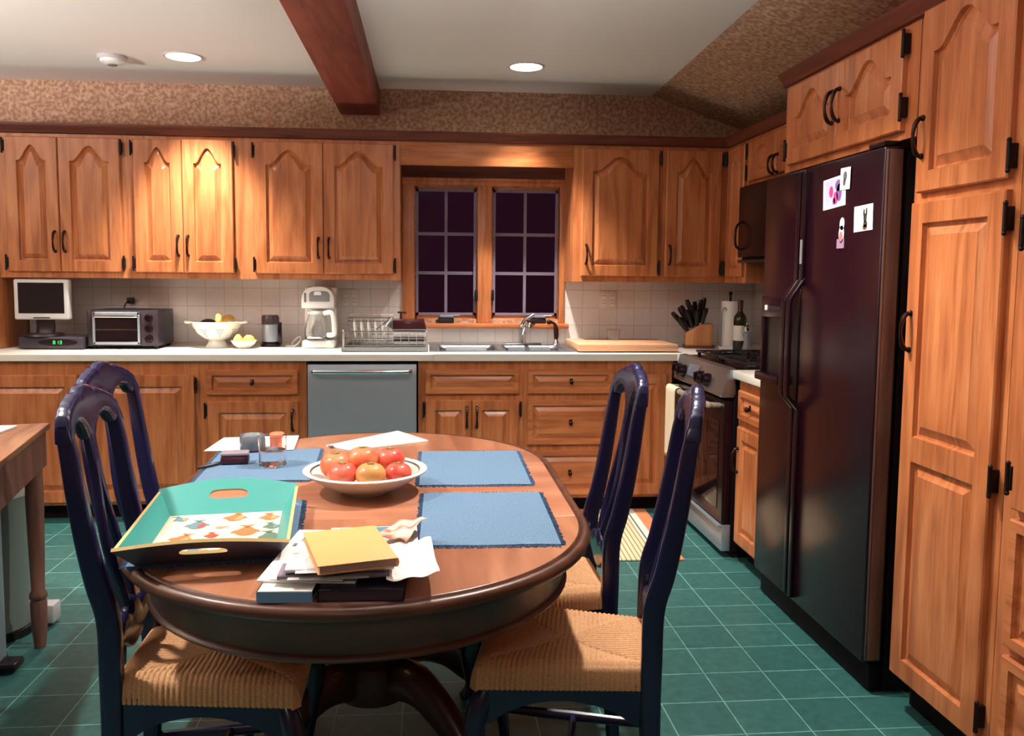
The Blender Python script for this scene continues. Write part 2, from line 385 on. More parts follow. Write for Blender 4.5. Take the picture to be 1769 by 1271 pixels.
# window
win = thing('window_1', None, None, (0, 0, 0), kind='structure')
YT = YW - 0.025
c = MB()
c.box(-.162, -.086, YT, YW + .02, 1.05, 1.94, .004); c.box(.825, .86, YT, YW + .02, 1.05, 1.94, .004); c.box(-.162, .86, YT - .004, YW + .02, 1.905, 1.94, .004)
c.box(-.162, .86, YT - .012, YW, 1.932, 1.95, .005)
c.build('window_casing', OAK_V, win)
MB().box(.308, .398, YT + .004, YW + .07, 1.05, 1.91, .006).build('mullion', OAK_V, win)
MB().box(-.164, .885, YT - .045, YW, 1.018, 1.05, .008).build('window_sill', OAK_H, win)
for x0, x1 in ((-.086, .308), (.398, .825)):
    f = MB(); y = YW + .02
    f.box(x0, x1, y, y + .04, 1.05, 1.103, .004); f.box(x0, x1, y, y + .04, 1.875, 1.91, .004)
    f.box(x0, x0 + .012, y, y + .04, 1.05, 1.9); f.box(x1 - .012, x1, y, y + .04, 1.05, 1.9)
    sash = f.build('sash', OAK_H, win)
    g = MB(); a, b_ = x0 + .008, x1 - .008; y0, y1 = YW + .012, YW + .022; t = .016
    g.box(a, a + t, y0, y1, 1.098, 1.885); g.box(b_ - t, b_, y0, y1, 1.098, 1.885); g.box(a, b_, y0, y1, 1.098, 1.098 + t); g.box(a, b_, y0, y1, 1.885 - t, 1.885)
    g.build('screen_frame', GUM, sash)
    q = MB(); xm = (x0 + x1) / 2; y0, y1 = YW + .034, YW + .046
    q.box(xm - .009, xm + .009, y0, y1, 1.10, 1.88); q.box(x0, x1, y0 - .001, y1 + .001, 1.353, 1.373); q.box(x0, x1, y0 - .001, y1 + .001, 1.598, 1.618)
    q.build('grille', GUM, sash)
    MB().box(x0 + .004, x1 - .004, YW + .047, YW + .051, 1.07, 1.9).build('pane', mat('night_window_glass', (1, 1, 1, 1), 0.0, trans=1.0, ior=1.12, spec=0.2), sash, smooth=False)
    xc = xm + (.0 if x0 < 0 else .08)
    k = MB(); k.box(xc - .05, xc + .05, YT - .035, YW + .02, 1.05, 1.085, .008); k.box(xc - .065, xc - .045, YT - .03, YT, 1.052, 1.072, .004)
    crank = k.build('crank', DARKPL, sash)
    k = MB(); k.box(xc - .04, xc + .045, YT - .04, YW + .015, 1.085, 1.10, .005); k.sweep([(xc + .03, YT - .03, 1.097), (xc + .085, YT - .036, 1.10)], .006); k.build('crank_handle', GREYPL, crank)
    lx = .302 if x0 < 0 else .404
    MB().box(lx - .008, lx + .008, YT - .012, YW + .02, 1.19, 1.26, .004).build('latch', BLACKHINGE, sash)
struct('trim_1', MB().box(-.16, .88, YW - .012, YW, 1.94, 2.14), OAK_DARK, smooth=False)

# ceiling beam
bm_ = MB().box(-.535, -.298, YF, YW - .002, 2.322, ZC - .001, .006)
tag(bm_.build('ceiling_beam', BEAM), 'reddish brown wooden beam running along the white ceiling', 'beam')

# recessed lights
EMIT = mat('lamp_lens', (1, 1, 1, 1), 0.5, emit=(1.0, 0.95, 0.86, 1), estr=14)
TRIM = mat('can_trim', rgb(196, 190, 186), 0.5)
CANS = [(-1.285, 4.58, 'recessed ceiling light beside the round smoke detector'), (.53, 4.58, 'recessed ceiling light above the window, right of the beam'),
        (-1.52, 2.10, 'recessed ceiling light above the left chairs, out of the picture'), (.60, 2.62, 'recessed ceiling light above the right chairs, out of the picture')]
for cx, cy, lab in CANS:
    t = thing('recessed_light', lab, 'ceiling light', (cx, cy, ZC), group='recessed ceiling lights')
    r = MB(); r.lathe([(.086, -.001), (.088, -.006), (.098, -.006), (.102, -.001), (.086, -.001)], cap=False, seg=40).build('trim_ring', TRIM, t)
    MB().lathe([(.0001, -.002), (.086, -.002)], cap=False, seg=40).build('lens', EMIT, t)
    ld = bpy.data.lights.new('can_lamp', 'SPOT'); P_ = CAN_BACK if cy > 4 else CAN_TABLE; ld.energy = P_[0]; ld.color = CAN_COL; ld.spot_size = math.radians(P_[1]); ld.spot_blend = P_[2]; ld.shadow_soft_size = .04
    lo = bpy.data.objects.new('can_lamp', ld); COL.objects.link(lo); lo.parent = t; lo.location = (0, 0, -.02)
# unseen uplights added to brighten the ceiling: torchiere by the left wall, bowl pendant
def fill_uplight(t, z, w_, ang):
    ld = bpy.data.lights.new('fill_uplight_lamp', 'SPOT'); ld.energy = w_; ld.color = FILL_COL; ld.spot_size = math.radians(ang); ld.spot_blend = .12; ld.shadow_soft_size = .08
    lo = bpy.data.objects.new('fill_uplight_lamp', ld); COL.objects.link(lo); lo.parent = t; lo.location = (0, 0, z); lo.rotation_euler = (PI, 0, 0)
t = thing('added_torchiere', 'added fill light shaped as a bronze torchiere by the left wall, out of the picture', 'lamp', (-3.1, 2.5, 0))
MB().lathe([(.0001, .001), (.14, .001), (.14, .02), (.03, .035), (.0001, .036)], seg=32, cap=False).build('base', BRONZE, t)
MB().cyl((0, 0, .03), (0, 0, 1.60), .013, seg=12).build('pole', BRONZE, t)
BOWL = [(.02, .0), (.10, .025), (.16, .08), (.165, .10), (.155, .09), (.095, .035), (.0001, .02)]
MB().lathe(BOWL, (0, 0, 1.60), seg=32, cap=False).build('bowl_shade', BRONZE, t)
fill_uplight(t, 1.72, FILL_TORCH_W, 165)
t = thing('added_pendant', 'added fill light shaped as a bronze bowl pendant above the dining table, out of the picture', 'lamp', (-.15, 1.85, 0))  # pendant added to bounce soft light off the ceiling
MB().lathe(BOWL, (0, 0, 2.02), seg=32, cap=False).build('bowl_shade', BRONZE, t)
MB().cyl((0, 0, 2.04), (0, 0, ZC - .02), .006, seg=8).build('rod', BRONZE, t)
MB().lathe([(.0001, -.022), (.05, -.02), (.055, -.001), (.0001, -.001)], (0, 0, ZC), 24, cap=False).build('canopy', BRONZE, t)
fill_uplight(t, 2.135, FILL_PENDANT_W, 171)
# unseen dome lamp added behind the viewpoint as dim front fill
t = thing('added_dome_fill', 'added fill light shaped as a frosted dome behind the viewpoint, out of the picture', 'ceiling light', (-.4, -1.2, ZC))
MB().lathe([(.17, -.001), (.175, -.03), (.16, -.035)], seg=40, cap=False).build('base', TRIM, t)
MB().lathe([(.158, -.032), (.15, -.07), (.11, -.10), (.05, -.115), (.0001, -.118)], seg=40, cap=False).build('diffuser', mat('fill_dome_glow', (1, 1, 1, 1), 0.5, emit=(1, .9, .8, 1), estr=1.5), t)
ld = bpy.data.lights.new('dome_fill_lamp', 'POINT'); ld.energy = FILL_DOME_W; ld.color = (1.0, .86, .76); ld.shadow_soft_size = .15
lo = bpy.data.objects.new('dome_fill_lamp', ld); COL.objects.link(lo); lo.parent = t; lo.location = (0, 0, -.30)
# smoke detector
t = thing('smoke_detector', 'round white smoke detector on the ceiling left of a recessed light', 'smoke detector', (-1.66, 4.62, ZC))
MB().lathe([(.0001, -.001), (.075, -.001), (.076, -.012), (.07, -.02), (.0001, -.02)], seg=36).build('mounting_base', mat('aged_white_plastic', rgb(190, 184, 186), .5), t)
MB().lathe([(.062, -.02), (.058, -.034), (.03, -.044), (.0001, -.046)], seg=36, cap=False).build('cover', WHITEPL, t)
MB().lathe([(.026, -.045), (.022, -.05), (.0001, -.05)], seg=24, cap=False).build('vent', GREYPL, t)

# ------------------------------------------------------------------ cabinetry
def panel_outline(x0, x1, z0, z1, h, off, n=22):
    """closed outline inset by off; top is an arch of height h (bell) reaching z1"""
    a, b = x0 + off, x1 - off
    pts = [(a, z0 + off), (b, z0 + off)]
    for k in range(n + 1):
        t = k / n; x = b + (a - b) * t
        s = (2 * t - 1)
        q = 0 if abs(s) > .86 else .5 * (1 + math.cos(PI * s / .86))
        q = q ** 0.85 if q > 0 else 0
        pts.append((x, z1 - h - off + h * q))
    return pts
def outer_outline(x0, x1, z0, z1, n=22):
    return [(x0, z0), (x1, z0)] + [(x1 + (x0 - x1) * k / n, z1) for k in range(n + 1)]
def door_mesh(mb, x0, x1, z0, z1, arch=0.0, sw=.062, t=.02, y=0.0, panels=1, mid=None):
    """raised panel door, front face at y-t"""
    yf = y - t
    cells = [(z0, z1, arch)]
    def P(o, yy): return [Vector((u, yy, v)) for u, v in o]
    zt = z1
    if panels == 2:
        cells = [(z0, mid, 0.0), (mid, z1, arch)]
    for ci, (c0, c1, h) in enumerate(cells):
        o = outer_outline(x0, x1, c0, c1)
        i0, i1 = c0 + (sw if (panels == 1 or ci == 0) else sw * .6), c1 - (sw if (panels == 1 or ci == 1) else sw * .6)
        if h > 0: i1 = c1 - sw * .72
        A = panel_outline(x0 + sw, x1 - sw, i0, i1, h, 0)
        rings = [P(o, y), P(o, yf + .004)]
        rings.append([Vector((min(max(u, x0 + .004), x1 - .004), yf, min(max(v, c0 + (.004 if (panels == 1 or ci == 0) else 0)), c1 - (.004 if (panels == 1 or ci == 1) else 0)))) for u, v in o])
        rings += [P(A, yf), P(panel_outline(x0 + sw, x1 - sw, i0, i1, h, .004), yf + .013), P(panel_outline(x0 + sw, x1 - sw, i0, i1, h, .010), yf + .0145),
                  P(panel_outline(x0 + sw, x1 - sw, i0, i1, h, .034), yf + .004), P(panel_outline(x0 + sw, x1 - sw, i0, i1, h, .037), yf + .001)]
        mb.ring_loft(rings, True, False, True)
def pull(x, zc, y, horiz=False, ln=.11):
    m = MB(); h = ln / 2
    def Q(a, d): return (x + a, y - d, zc) if horiz else (x, y - d, zc + a)
    pts = catmull([Q(-h, 0.002), Q(-h * .95, .014), Q(-h * .6, .026), Q(0, .031), Q(h * .6, .026), Q(h * .95, .014), Q(h, 0.002)], 4)
    rr = [.0042 + .0028 * abs(math.sin(PI * 2.0 * k / (len(pts) - 1))) for k in range(len(pts))]
    m.sweep(pts, [(r, r) for r in rr], n=8)
    for e in (-h, h): m.sphere(Q(e, .002), .009, 12, 8)
    return m
def hinge(x, zc, y, side):
    m = MB(); m.box(x - .006, x + .006, y - .024, y + .001, zc - .03, zc + .03, .002)
    m.cyl((x + side * .003, y - .024, zc - .034), (x + side * .003, y - .024, zc + .034), .0055, seg=10)
    m.sphere((x + side * .003, y - .024, zc - .038), .0065, 8, 6); m.sphere((x + side * .003, y - .024, zc + .038), .0065, 8, 6)
    return m
def knob(x, z, y):
    m = MB(); m.box(x - .009, x + .009, y - .004, y, z - .012, z + .018, .002)
    m.sphere((x, y - .016, z - .002), .011, 12, 8, (1, .8, 1.2)); m.cyl((x, y - .003, z + .004), (x, y - .014, z), .005, seg=8)
    return m
def cabinet(name, label, cat, group, loc, rz, x0, x1, z0, z1, depth, doors=(), drawers=(), toe=0.0, closed_top=True):
    t = thing(name, label, cat, loc, rz, group)
    b = MB(); th = .018
    b.box(x0, x1, 0, th, z0, z1)
    zs = z1 if closed_top else z1 - .18
    b.box(x0, x0 + th, th, depth, z0, zs); b.box(x1 - th, x1, th, depth, z0, zs); b.box(x0 + th, x1 - th, th, depth, z0, z0 + th)
    if closed_top: b.box(x0 + th, x1 - th, th, depth, z1 - th, z1)
    b.build('body', OAK_V, t, smooth=False)
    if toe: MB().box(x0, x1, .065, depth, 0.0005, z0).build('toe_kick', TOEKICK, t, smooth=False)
    for d in doors:
        dm = MB(); door_mesh(dm, d['x'][0], d['x'][1], d['z'][0], d['z'][1], d.get('arch', 0), d.get('sw', .062), panels=d.get('panels', 1), mid=d.get('mid'))
        do = dm.build('door', OAK_V, t, ang=25)
        if 'h' in d:
            hx, hz = d['h']; pull(hx, hz, -.02, ln=d.get('hl', .11)).build('handle', BRONZE, do)
        if 'hinge' in d:
            s = d['hinge']; hx = d['x'][0] if s < 0 else d['x'][1]
            for hz in d.get('hz', (d['z'][0] + .05, d['z'][1] - .05)): hinge(hx + s * .006, hz, 0.0, s).build('hinge', BLACKHINGE, do)
    for d in drawers:
        dm = MB(); door_mesh(dm, d['x'][0], d['x'][1], d['z'][0], d['z'][1], 0, .028)
        do = dm.build('drawer', OAK_H, t, ang=25)
        if d.get('knob', True): knob((d['x'][0] + d['x'][1]) / 2, (d['z'][0] + d['z'][1]) / 2, -.019).build('knob', BRONZE, do)
    return t
YU, ZU0, ZU1, AR = 4.89, 1.317, 2.125, .085
DZ = (1.352, 2.098)
def up(name, label, x0, x1, doors): return cabinet(name, label, 'cabinet', 'oak wall cabinets on the back wall', (0, YU, 0), 0, x0, x1, ZU0, ZU1, YW - YU - .001, doors)
hz = 1.52
up('wall_cabinet', 'oak two-door wall cabinet at far left, above the small television and toaster oven', -2.40, -1.69, [dict(x=(-2.346, -2.065), z=DZ, arch=AR, h=(-2.09, hz), hinge=-1), dict(x=(-2.061, -1.727), z=DZ, arch=AR, h=(-2.036, hz), hinge=1)])
up('wall_cabinet', 'oak two-door wall cabinet above the white colander', -1.69, -1.05, [dict(x=(-1.657, -1.392), z=DZ, arch=AR, h=(-1.417, hz - .015), hinge=-1), dict(x=(-1.388, -1.11), z=DZ, arch=AR, h=(-1.363, hz - .015), hinge=1)])
up('wall_cabinet', 'oak two-door wall cabinet above the white coffee maker, left of the window', -1.05, -.165, [dict(x=(-.987, -.604), z=DZ, arch=AR, h=(-.632, hz - .02), hinge=-1), dict(x=(-.600, -.201), z=DZ, arch=AR, h=(-.572, hz - .02), hinge=1)])
up('wall_cabinet', 'oak one-door wall cabinet just right of the window', .855, 1.389, [dict(x=(.905, 1.366), z=DZ, arch=AR, h=(.933, hz - .04), hinge=1)])
up('wall_cabinet', 'oak one-door wall cabinet above the knife block in the corner', 1.390, XR - .001, [dict(x=(1.412, 1.748), z=DZ, arch=AR, h=(1.437, hz - .04), hinge=1)])
tag(MB().box(-.164, .854, YU, YU + .02, 1.985, 2.125, .002).build('window_valance', OAK_H), 'plain oak valance board bridging the cabinets over the window', 'valance')
# right-hand run (local x runs toward the camera)
XU = 1.79
R90 = -PI / 2
cabinet('wall_cabinet', 'narrow oak wall cabinet on the right wall, between the corner and the microwave', 'cabinet', None, (XU, 4.885, 0), R90, 0.0, .33, ZU0, ZU1, XR - XU - .001, [dict(x=(.045, .30), z=DZ, arch=.06, sw=.05, hinge=-1)])
cabinet('wall_cabinet', 'short oak wall cabinet above the black microwave', 'cabinet', None, (XU, 4.555, 0), R90, 0.002, .80, 1.86, ZU1, XR - XU - .001, [dict(x=(.02, .395), z=(1.88, 2.098), arch=.05, sw=.05, h=(.37, 1.93), hinge=-1, hl=.09), dict(x=(.40, .78), z=(1.88, 2.098), arch=.05, sw=.05, h=(.425, 1.93), hl=.09)])
XB = 1.46
cabinet('wall_cabinet', 'oak two-door cabinet above the black refrigerator', 'cabinet', None, (XB, 3.335, 0), R90, 0.0, .925, 1.775, 2.135, XR - XB - .001,
        [dict(x=(.055, .455), z=(1.80, 2.105), arch=.085, sw=.058, h=(.432, 1.955), hinge=-1, hz=(1.86,)), dict(x=(.459, .862), z=(1.80, 2.105), arch=.085, sw=.058, h=(.482, 1.955), hinge=1, hz=(1.87, 2.06))])
tall = cabinet('pantry_cabinet', 'tall oak pantry cabinet right of the refrigerator, with an arched upper door', 'cabinet', None, (XB, 2.405, 0), R90, 0.0, .455, .11, 2.16, XR - XB - .001,
        [dict(x=(.035, .425), z=(1.60, 2.125), arch=.085, sw=.06, h=(.06, 1.76), hinge=1, hz=(1.655, 2.08)), dict(x=(.018, .425), z=(.125, 1.572), sw=.062, panels=2, mid=.84, h=(.045, 1.19), hinge=1, hz=(.20, .83, 1.50))], toe=.11)
cabinet('pantry_cabinet', 'tall oak cabinet with drawers at the right edge of the view', 'cabinet', None, (XB, 1.948, 0), R90, 0.0, .95, .11, 2.16, XR - XB - .001,
        [dict(x=(.05, .49), z=(.78, 2.12), sw=.06, hinge=-1, hz=(.855, 1.46, 2.0)), dict(x=(.495, .93), z=(.78, 2.12), sw=.06)],
        [dict(x=(.05, .93), z=(.43, .755)), dict(x=(.05, .93), z=(.14, .405))], toe=.11)
# crown moulding
def crown_profile(): return [(0, 0), (-.012, .004), (-.016, .018), (-.03, .034), (-.036, .045), (-.036, .055), (0.02, .055)]
cr = MB()
def crown_run(mb, p0, p1, out, z):   # out: unit vector away from wall
    p0, p1, out = Vector(p0), Vector(p1), Vector(out)
    prof = crown_profile()
    r0 = [p0 + out * (-a) + Vector((0, 0, z + b)) for a, b in prof]; r1 = [p1 + out * (-a) + Vector((0, 0, z + b)) for a, b in prof]
    mb.ring_loft([r0, r1], True, True, True)
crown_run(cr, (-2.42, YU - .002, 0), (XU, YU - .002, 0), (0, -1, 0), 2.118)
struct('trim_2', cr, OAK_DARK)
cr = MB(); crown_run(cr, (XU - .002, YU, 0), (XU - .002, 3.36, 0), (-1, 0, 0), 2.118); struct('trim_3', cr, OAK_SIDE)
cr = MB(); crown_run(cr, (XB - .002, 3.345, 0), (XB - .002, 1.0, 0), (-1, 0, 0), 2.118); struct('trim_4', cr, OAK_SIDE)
# left end panel, from counter to cabinet
tag(MB().box(-2.44, -2.405, 4.86, YW, .915, 2.12, .002).build('end_panel', OAK_V), 'tall oak end panel standing on the counter at far left, beside the television', 'panel')
# base cabinets
YB = 4.58
def base(label, x0, x1, doors=(), drawers=(), name='base_cabinet'):
    return cabinet(name, label, 'cabinet', 'oak base cabinets on the back wall', (0, YB, 0), 0, x0, x1, .088, .875, YW - YB - .01, doors, drawers, toe=.088, closed_top=False)
BZ = (.105, .655); FZ = (.69, .826)
base('oak base cabinet with tall flat doors behind the left chairs', -2.44, -1.236, [dict(x=(-2.42, -1.872), z=(.105, .80)), dict(x=(-1.852, -1.262), z=(.105, .80), hinge=1, hz=(.17, .745))])
base('oak base cabinet left of the dishwasher, one drawer over one door', -1.235, -.665, [dict(x=(-1.198, -.71), z=BZ, h=(-.74, .55), hinge=-1)], [dict(x=(-1.198, -.71), z=FZ)])
base('oak sink base cabinet with a false front over two doors', -.055, .531, [dict(x=(-.015, .241), z=BZ, h=(.215, .56), hinge=-1, sw=.055), dict(x=(.245, .508), z=BZ, h=(.271, .56), hinge=1, sw=.055)], [dict(x=(-.015, .508), z=FZ, knob=False)])
base('oak base cabinet with a stack of three drawers, behind the right chairs', .532, 1.052, (), [dict(x=(.557, 1.045), z=FZ), dict(x=(.557, 1.045), z=(.399, .652)), dict(x=(.557, 1.045), z=(.109, .366))])
base('oak corner base cabinet with one door beside the stove', 1.053, 1.385, [dict(x=(1.069, 1.350), z=(.105, .80), h=(1.10, .23), sw=.055)])
cabinet('base_cabinet', 'small oak base cabinet squeezed between the stove and the refrigerator', 'cabinet', None, (XB, 3.745, 0), R90, 0.0, .35, .088, .875, XR - XB - .012, [dict(x=(.03, .325), z=BZ, h=(.055, .50), sw=.055)], [dict(x=(.03, .325), z=FZ)], toe=.088, closed_top=False)
# dishwasher
t = thing('dishwasher', 'stainless steel dishwasher under the white counter', 'dishwasher', (-.36, YB, 0))
MB().box(-.297, .297, .005, .56, .09, .868).build('tub', FRIDGESIDE, t, smooth=False)
d = MB()
def dwf(u, v):
    x = -.295 + .59 * u; z = .115 + .742 * v
    return Vector((x, -.028 - .012 * math.sin(PI * min(1, max(0, v))) ** .5, z))
d.grid(dwf, 12, 24); d.box(-.295, .295, -.026, .005, .115, .857)
do = d.build('door', STEEL, t)
d = MB(); d.sweep(catmull([(-.265, -.035, .822), (-.255, -.075, .822), (-.2, -.082, .822), (.2, -.082, .822), (.255, -.075, .822), (.265, -.035, .822)], 5), (.011, .013), n=10)
d.build('handle', CHROME, do)
MB().box(-.297, .297, .06, .55, .0005, .09).build('toe_kick', TOEKICK, t, smooth=False)

# counter tops
SX0, SX1, SY0, SY1 = .03, .83, 4.70, 5.09
ct = MB(); z0, z1, yf = .876, .914, 4.553
ct.box(-2.46, SX0, yf, YW - .009, z0, z1, .003); ct.box(SX1, 1.405, yf, YW - .009, z0, z1); ct.box(SX0, SX1, yf, SY0, z0, z1); ct.box(SX0, SX1, SY1, YW - .009, z0, z1)
ct.prism([(1.405, yf), (1.43, 4.536), (XR - .009, 4.536), (XR - .009, YW - .009), (1.405, YW - .009)], 'z', z0, z1)
tag(ct.build('countertop', LAMINATE, smooth=False), 'long white laminate countertop under the window, along the back wall', 'countertop')
tag(MB().box(1.428, XR - .009, 3.392, 3.758, z0, z1, .003).build('countertop', LAMINATE), 'short white countertop between the stove and the refrigerator', 'countertop')
# sink
t = thing('sink', 'double bowl stainless steel sink under the window', 'sink', (0, 0, .914))
s = MB(); zr = .006
xs = [(.06, .405), (.445, .80)]
s.box(.007, .86, 4.682, 4.715, 0, zr, .002); s.box(.007, .86, 5.075, 5.17, 0, zr, .002)
s.box(.007, .06, 4.715, 5.075, 0, zr); s.box(.405, .445, 4.715, 5.075, 0, zr); s.box(.80, .86, 4.715, 5.075, 0, zr)
s.build('rim', SINKSTEEL, t)
for a, b in xs:
    m = MB()
    def rr(x0, x1, y0, y1, r, z, n=6):
        out = []
        for cx, cy, a0 in ((x1 - r, y1 - r, 0), (x0 + r, y1 - r, PI / 2), (x0 + r, y0 + r, PI), (x1 - r, y0 + r, 1.5 * PI)):
            out += [Vector((cx + r * math.cos(a0 + PI / 2 * k / n), cy + r * math.sin(a0 + PI / 2 * k / n), z)) for k in range(n + 1)]
        return out
    m.ring_loft([rr(a - .002, b + .002, 4.713, 5.077, .03, zr), rr(a + .006, b - .006, 4.723, 5.067, .045, -.008), rr(a + .012, b - .012, 4.729, 5.061, .05, -.15), rr(a + .04, b - .04, 4.757, 5.033, .05, -.175)], True, False, True)
    bo = m.build('basin', SINKSTEEL, t)
    MB().lathe([(.0001, -.172), (.035, -.172), (.04, -.174)], ((a + b) / 2, 4.9, 0), 24, cap=False).build('drain', DARKPL, bo)
# faucet
t = thing('faucet', 'single lever chrome faucet behind the sink', 'faucet', (.585, 5.12, .9205))
MB().box(-.12, .12, -.025, .025, 0, .012, .006).build('escutcheon', CHROME, t)
f = MB(); f.lathe([(.024, .012), (.022, .06), (.024, .10), (.02, .125), (.0001, .13)], seg=20).build('body', CHROME, t)
f = MB(); f.sweep(catmull([(0, 0, .06), (.01, -.06, .12), (.02, -.13, .15), (.022, -.19, .14), (.022, -.2, .115)], 5), .013, n=12); f.build('spout', CHROME, t)
f = MB(); f.sweep(catmull([(0, 0, .125), (.02, .01, .155), (.075, .015, .185)], 4), [(.012, .009)] * 8 + [(.014, .006)], n=10); f.build('lever', CHROME, t)
t = thing('sink_sprayer', 'dark bronze hand sprayer standing right of the faucet', 'sprayer', (.80, 5.12, .9205))
MB().lathe([(.024, 0), (.022, .01), (.012, .03), (.012, .035)], seg=18).build('holder', CHROME, t)
f = MB(); f.sweep(catmull([(0, 0, .035), (-.002, 0, .09), (-.012, 0, .13), (-.045, -.01, .142)], 5), [(.012 + .004 * math.sin(k / 15 * 6), .012 + .004 * math.sin(k / 15 * 6)) for k in range(16)], n=12); f.sphere((-.048, -.01, .142), .016, 12, 8); f.build('spray_head', mat('oiled_bronze', rgb(58, 26, 18), .35, .6), t)
# soap dispenser
t = thing('soap_bottle', 'white soap bottle with a brown pump behind the dish rack', 'soap bottle', (-.168, 5.125, .9145))
MB().lathe([(.0001, 0), (.04, 0), (.043, .01), (.043, .09), (.03, .125), (.016, .14), (.016, .145)], seg=24).build('bottle', WHITEPL, t)
f = MB(); f.lathe([(.018, .145), (.018, .16), (.008, .165), (.006, .20), (.006, .205)], seg=16); f.sweep([(0, 0, .203), (-.02, -.005, .205), (.035, -.005, .203)], .006, n=8); f.build('pump', mat('brown_pump', rgb(60, 28, 22), .4), t)

# outlets
def outlet(x, lab, two=True):
    t = thing('wall_outlet', lab, 'outlet', (x, YW - .0085, 1.20), group=None)
    MB().box(-.058, .058, -.006, 0, -.058, .058, .003).build('cover_plate', mat('outlet_plate', rgb(214, 208, 204), .4), t)
    for dx in (-.027, .027):
        s = MB()
        for dz in (-.025, .025): s.box(dx - .016, dx + .016, -.009, -.006, dz - .016, dz + .016, .003)
        so = s.build('receptacle', WHITEPL, t)
        h = MB()
        for dz in (-.025, .025):
            for q in (-.006, .006): h.box(dx + q - .0015, dx + q + .0015, -.0095, -.0085, dz - .003, dz + .008)
        h.build('slots', DARKPL, so)
outlet(-.483, 'white double outlet on the tile right of the coffee maker')
outlet(1.145, 'white double outlet on the tile above the cutting board')

# ------------------------------------------------------------------ refrigerator
t = thing('refrigerator', 'black side-by-side refrigerator with a water dispenser', 'refrigerator', (1.40, 3.372, 0), R90)
b = MB(); b.box(0, .90, .072, .70, .02, 1.742, .004); b.build('body', FRIDGESIDE, t)
MB().box(.01, .89, .03, .08, .008, .098, .004).build('base_grille', FRIDGESIDE, t)
for x0, x1, nm in ((0, .352, 'freezer_door'), (.358, .90, 'refrigerator_door')):
    d = MB(); d.box(x0, x1, 0, .070, .105, 1.755, .009, 3)
    do = d.build(nm, [FRIDGE], t)
    e = .334 if x0 == 0 else .376
    for a_, b_ in ((.12, .87), (1.33, 1.74)): MB().box(e - .014, e + .014, -.014, .002, a_, b_, .004).build('edge_trim', BLACKGLOSS, do)
    hd = MB(); hd.sweep([(e, .0, .845), (e, -.050, .905), (e, -.052, .93), (e, -.052, 1.25), (e, -.050, 1.27), (e, .0, 1.345)], [(.015, .008)] * 6, n=12, up=(1, 0, 0), ex=.5)
    hd.build('handle', BLACKGLOSS, do)
    if x0 == 0:
        f = MB(); x0_, x1_, z0_, z1_ = .045, .262, .95, 1.272
        f.box(x0_, x1_, -.022, .002, z1_ - .085, z1_, .006); f.box(x0_, x0_ + .022, -.022, .002, z0_, z1_ - .08, .004); f.box(x1_ - .022, x1_, -.022, .002, z0_, z1_ - .08, .004)
        f.box(x0_ - .006, x1_ + .004, -.042, .002, z0_ - .022, z0_ + .012, .006)
        di = f.build('dispenser', BLACKGLOSS, do)
        MB().box(x0_ + .02, x1_ - .02, -.008, .001, z0_ + .01, z1_ - .08).build('dispenser_recess', mat('dispenser_black', rgb(8, 3, 6), .3), di)
        MB().box(.085, .105, -.0245, -.021, z1_ - .055, z1_ - .035).build('button', WHITEPL, di)
        MB().box(.12, .235, -.0238, -.021, z1_ - .052, z1_ - .038).build('button_strip', DARKPL, di)
    else:
        lb = MB(); lb.box(.382 - .012, .382 + .004, -.0162, -.0135, 1.40, 1.49); lb.build('badge', GREYPL, do)
eb = MB(); eb.box(.8995, .9025, .014, .058, .115, 1.745, .001); eb.build('painted_edge_reflection', PINE_LEG, t)  # reflected cabinet wood on the door side, put in as a coloured strip
eb = MB(); eb.box(.8975, .9022, .006, .0135, .115, 1.745, .001); eb.build('painted_edge_reflection', mat('pale_edge_line', rgb(150, 136, 140), .3, .9), t)  # thin pale line added along the door corner, beside the painted reflection
MB().box(.80, .895, .0, .055, 1.756, 1.772, .004).build('hinge_cover', BLACKGLOSS, t)
# things stuck on the door (x positions along the door, world Y = 3.372 - x)
def fridge_card(name, lab, cat, y0, y1, z0, z1, tilt, base, fn):
    yc, zc = (y0 + y1) / 2, (z0 + z1) / 2
    t = thing(name, lab, cat, (1.3995, yc, zc), R90); t.rotation_euler = (0, tilt, R90)
    w_, h_ = abs(y1 - y0) / 2, abs(z1 - z0) / 2
    MB().box(-w_, w_, -.0016, -.0002, -h_, h_).build('sheet', base, t, smooth=False)
    fn(t, w_, h_)
    return t
def blobs(t, name, m, lst):
    mb = MB()
    for x, z, rx, rz_ in lst: mb.ring_loft([[Vector((x + rx * math.cos(2 * PI * k / 16), yy, z + rz_ * math.sin(2 * PI * k / 16))) for k in range(16)] for yy in (-.0017, -.0022)])
    return mb.build(name, m, t)
def art1(t, w_, h_):
    MB().box(-w_ * .84, w_ * .84, -.0019, -.0015, -h_ * .8, h_ * .86).build('print', mat('print_lilac', rgb(196, 184, 214), .6), t, smooth=False)
    blobs(t, 'print_shapes', mat('print_magenta', rgb(176, 60, 120), .6), [(-.02, .005, .014, .02), (.012, -.02, .016, .022), (.0, -.03, .01, .012)])
    blobs(t, 'print_shapes', mat('print_purple', rgb(120, 84, 150), .6), [(.03, .02, .022, .02), (.035, -.005, .018, .03)])
fridge_card('fridge_picture', 'lilac and magenta picture on the refrigerator door, the largest of four', 'picture', 2.862, 2.705, 1.590, 1.695, -.05, PAPER, art1)
def art2(t, w_, h_): blobs(t, 'print_shapes', mat('print_grey', rgb(90, 92, 96), .6), [(0, .008, .012, .016), (-.004, -.012, .009, .012)])
c2 = fridge_card('fridge_picture', 'small grey and white card overlapping the lilac refrigerator picture', 'picture', 2.738, 2.672, 1.645, 1.718, .03, PAPER, art2); c2.location.x -= .0028
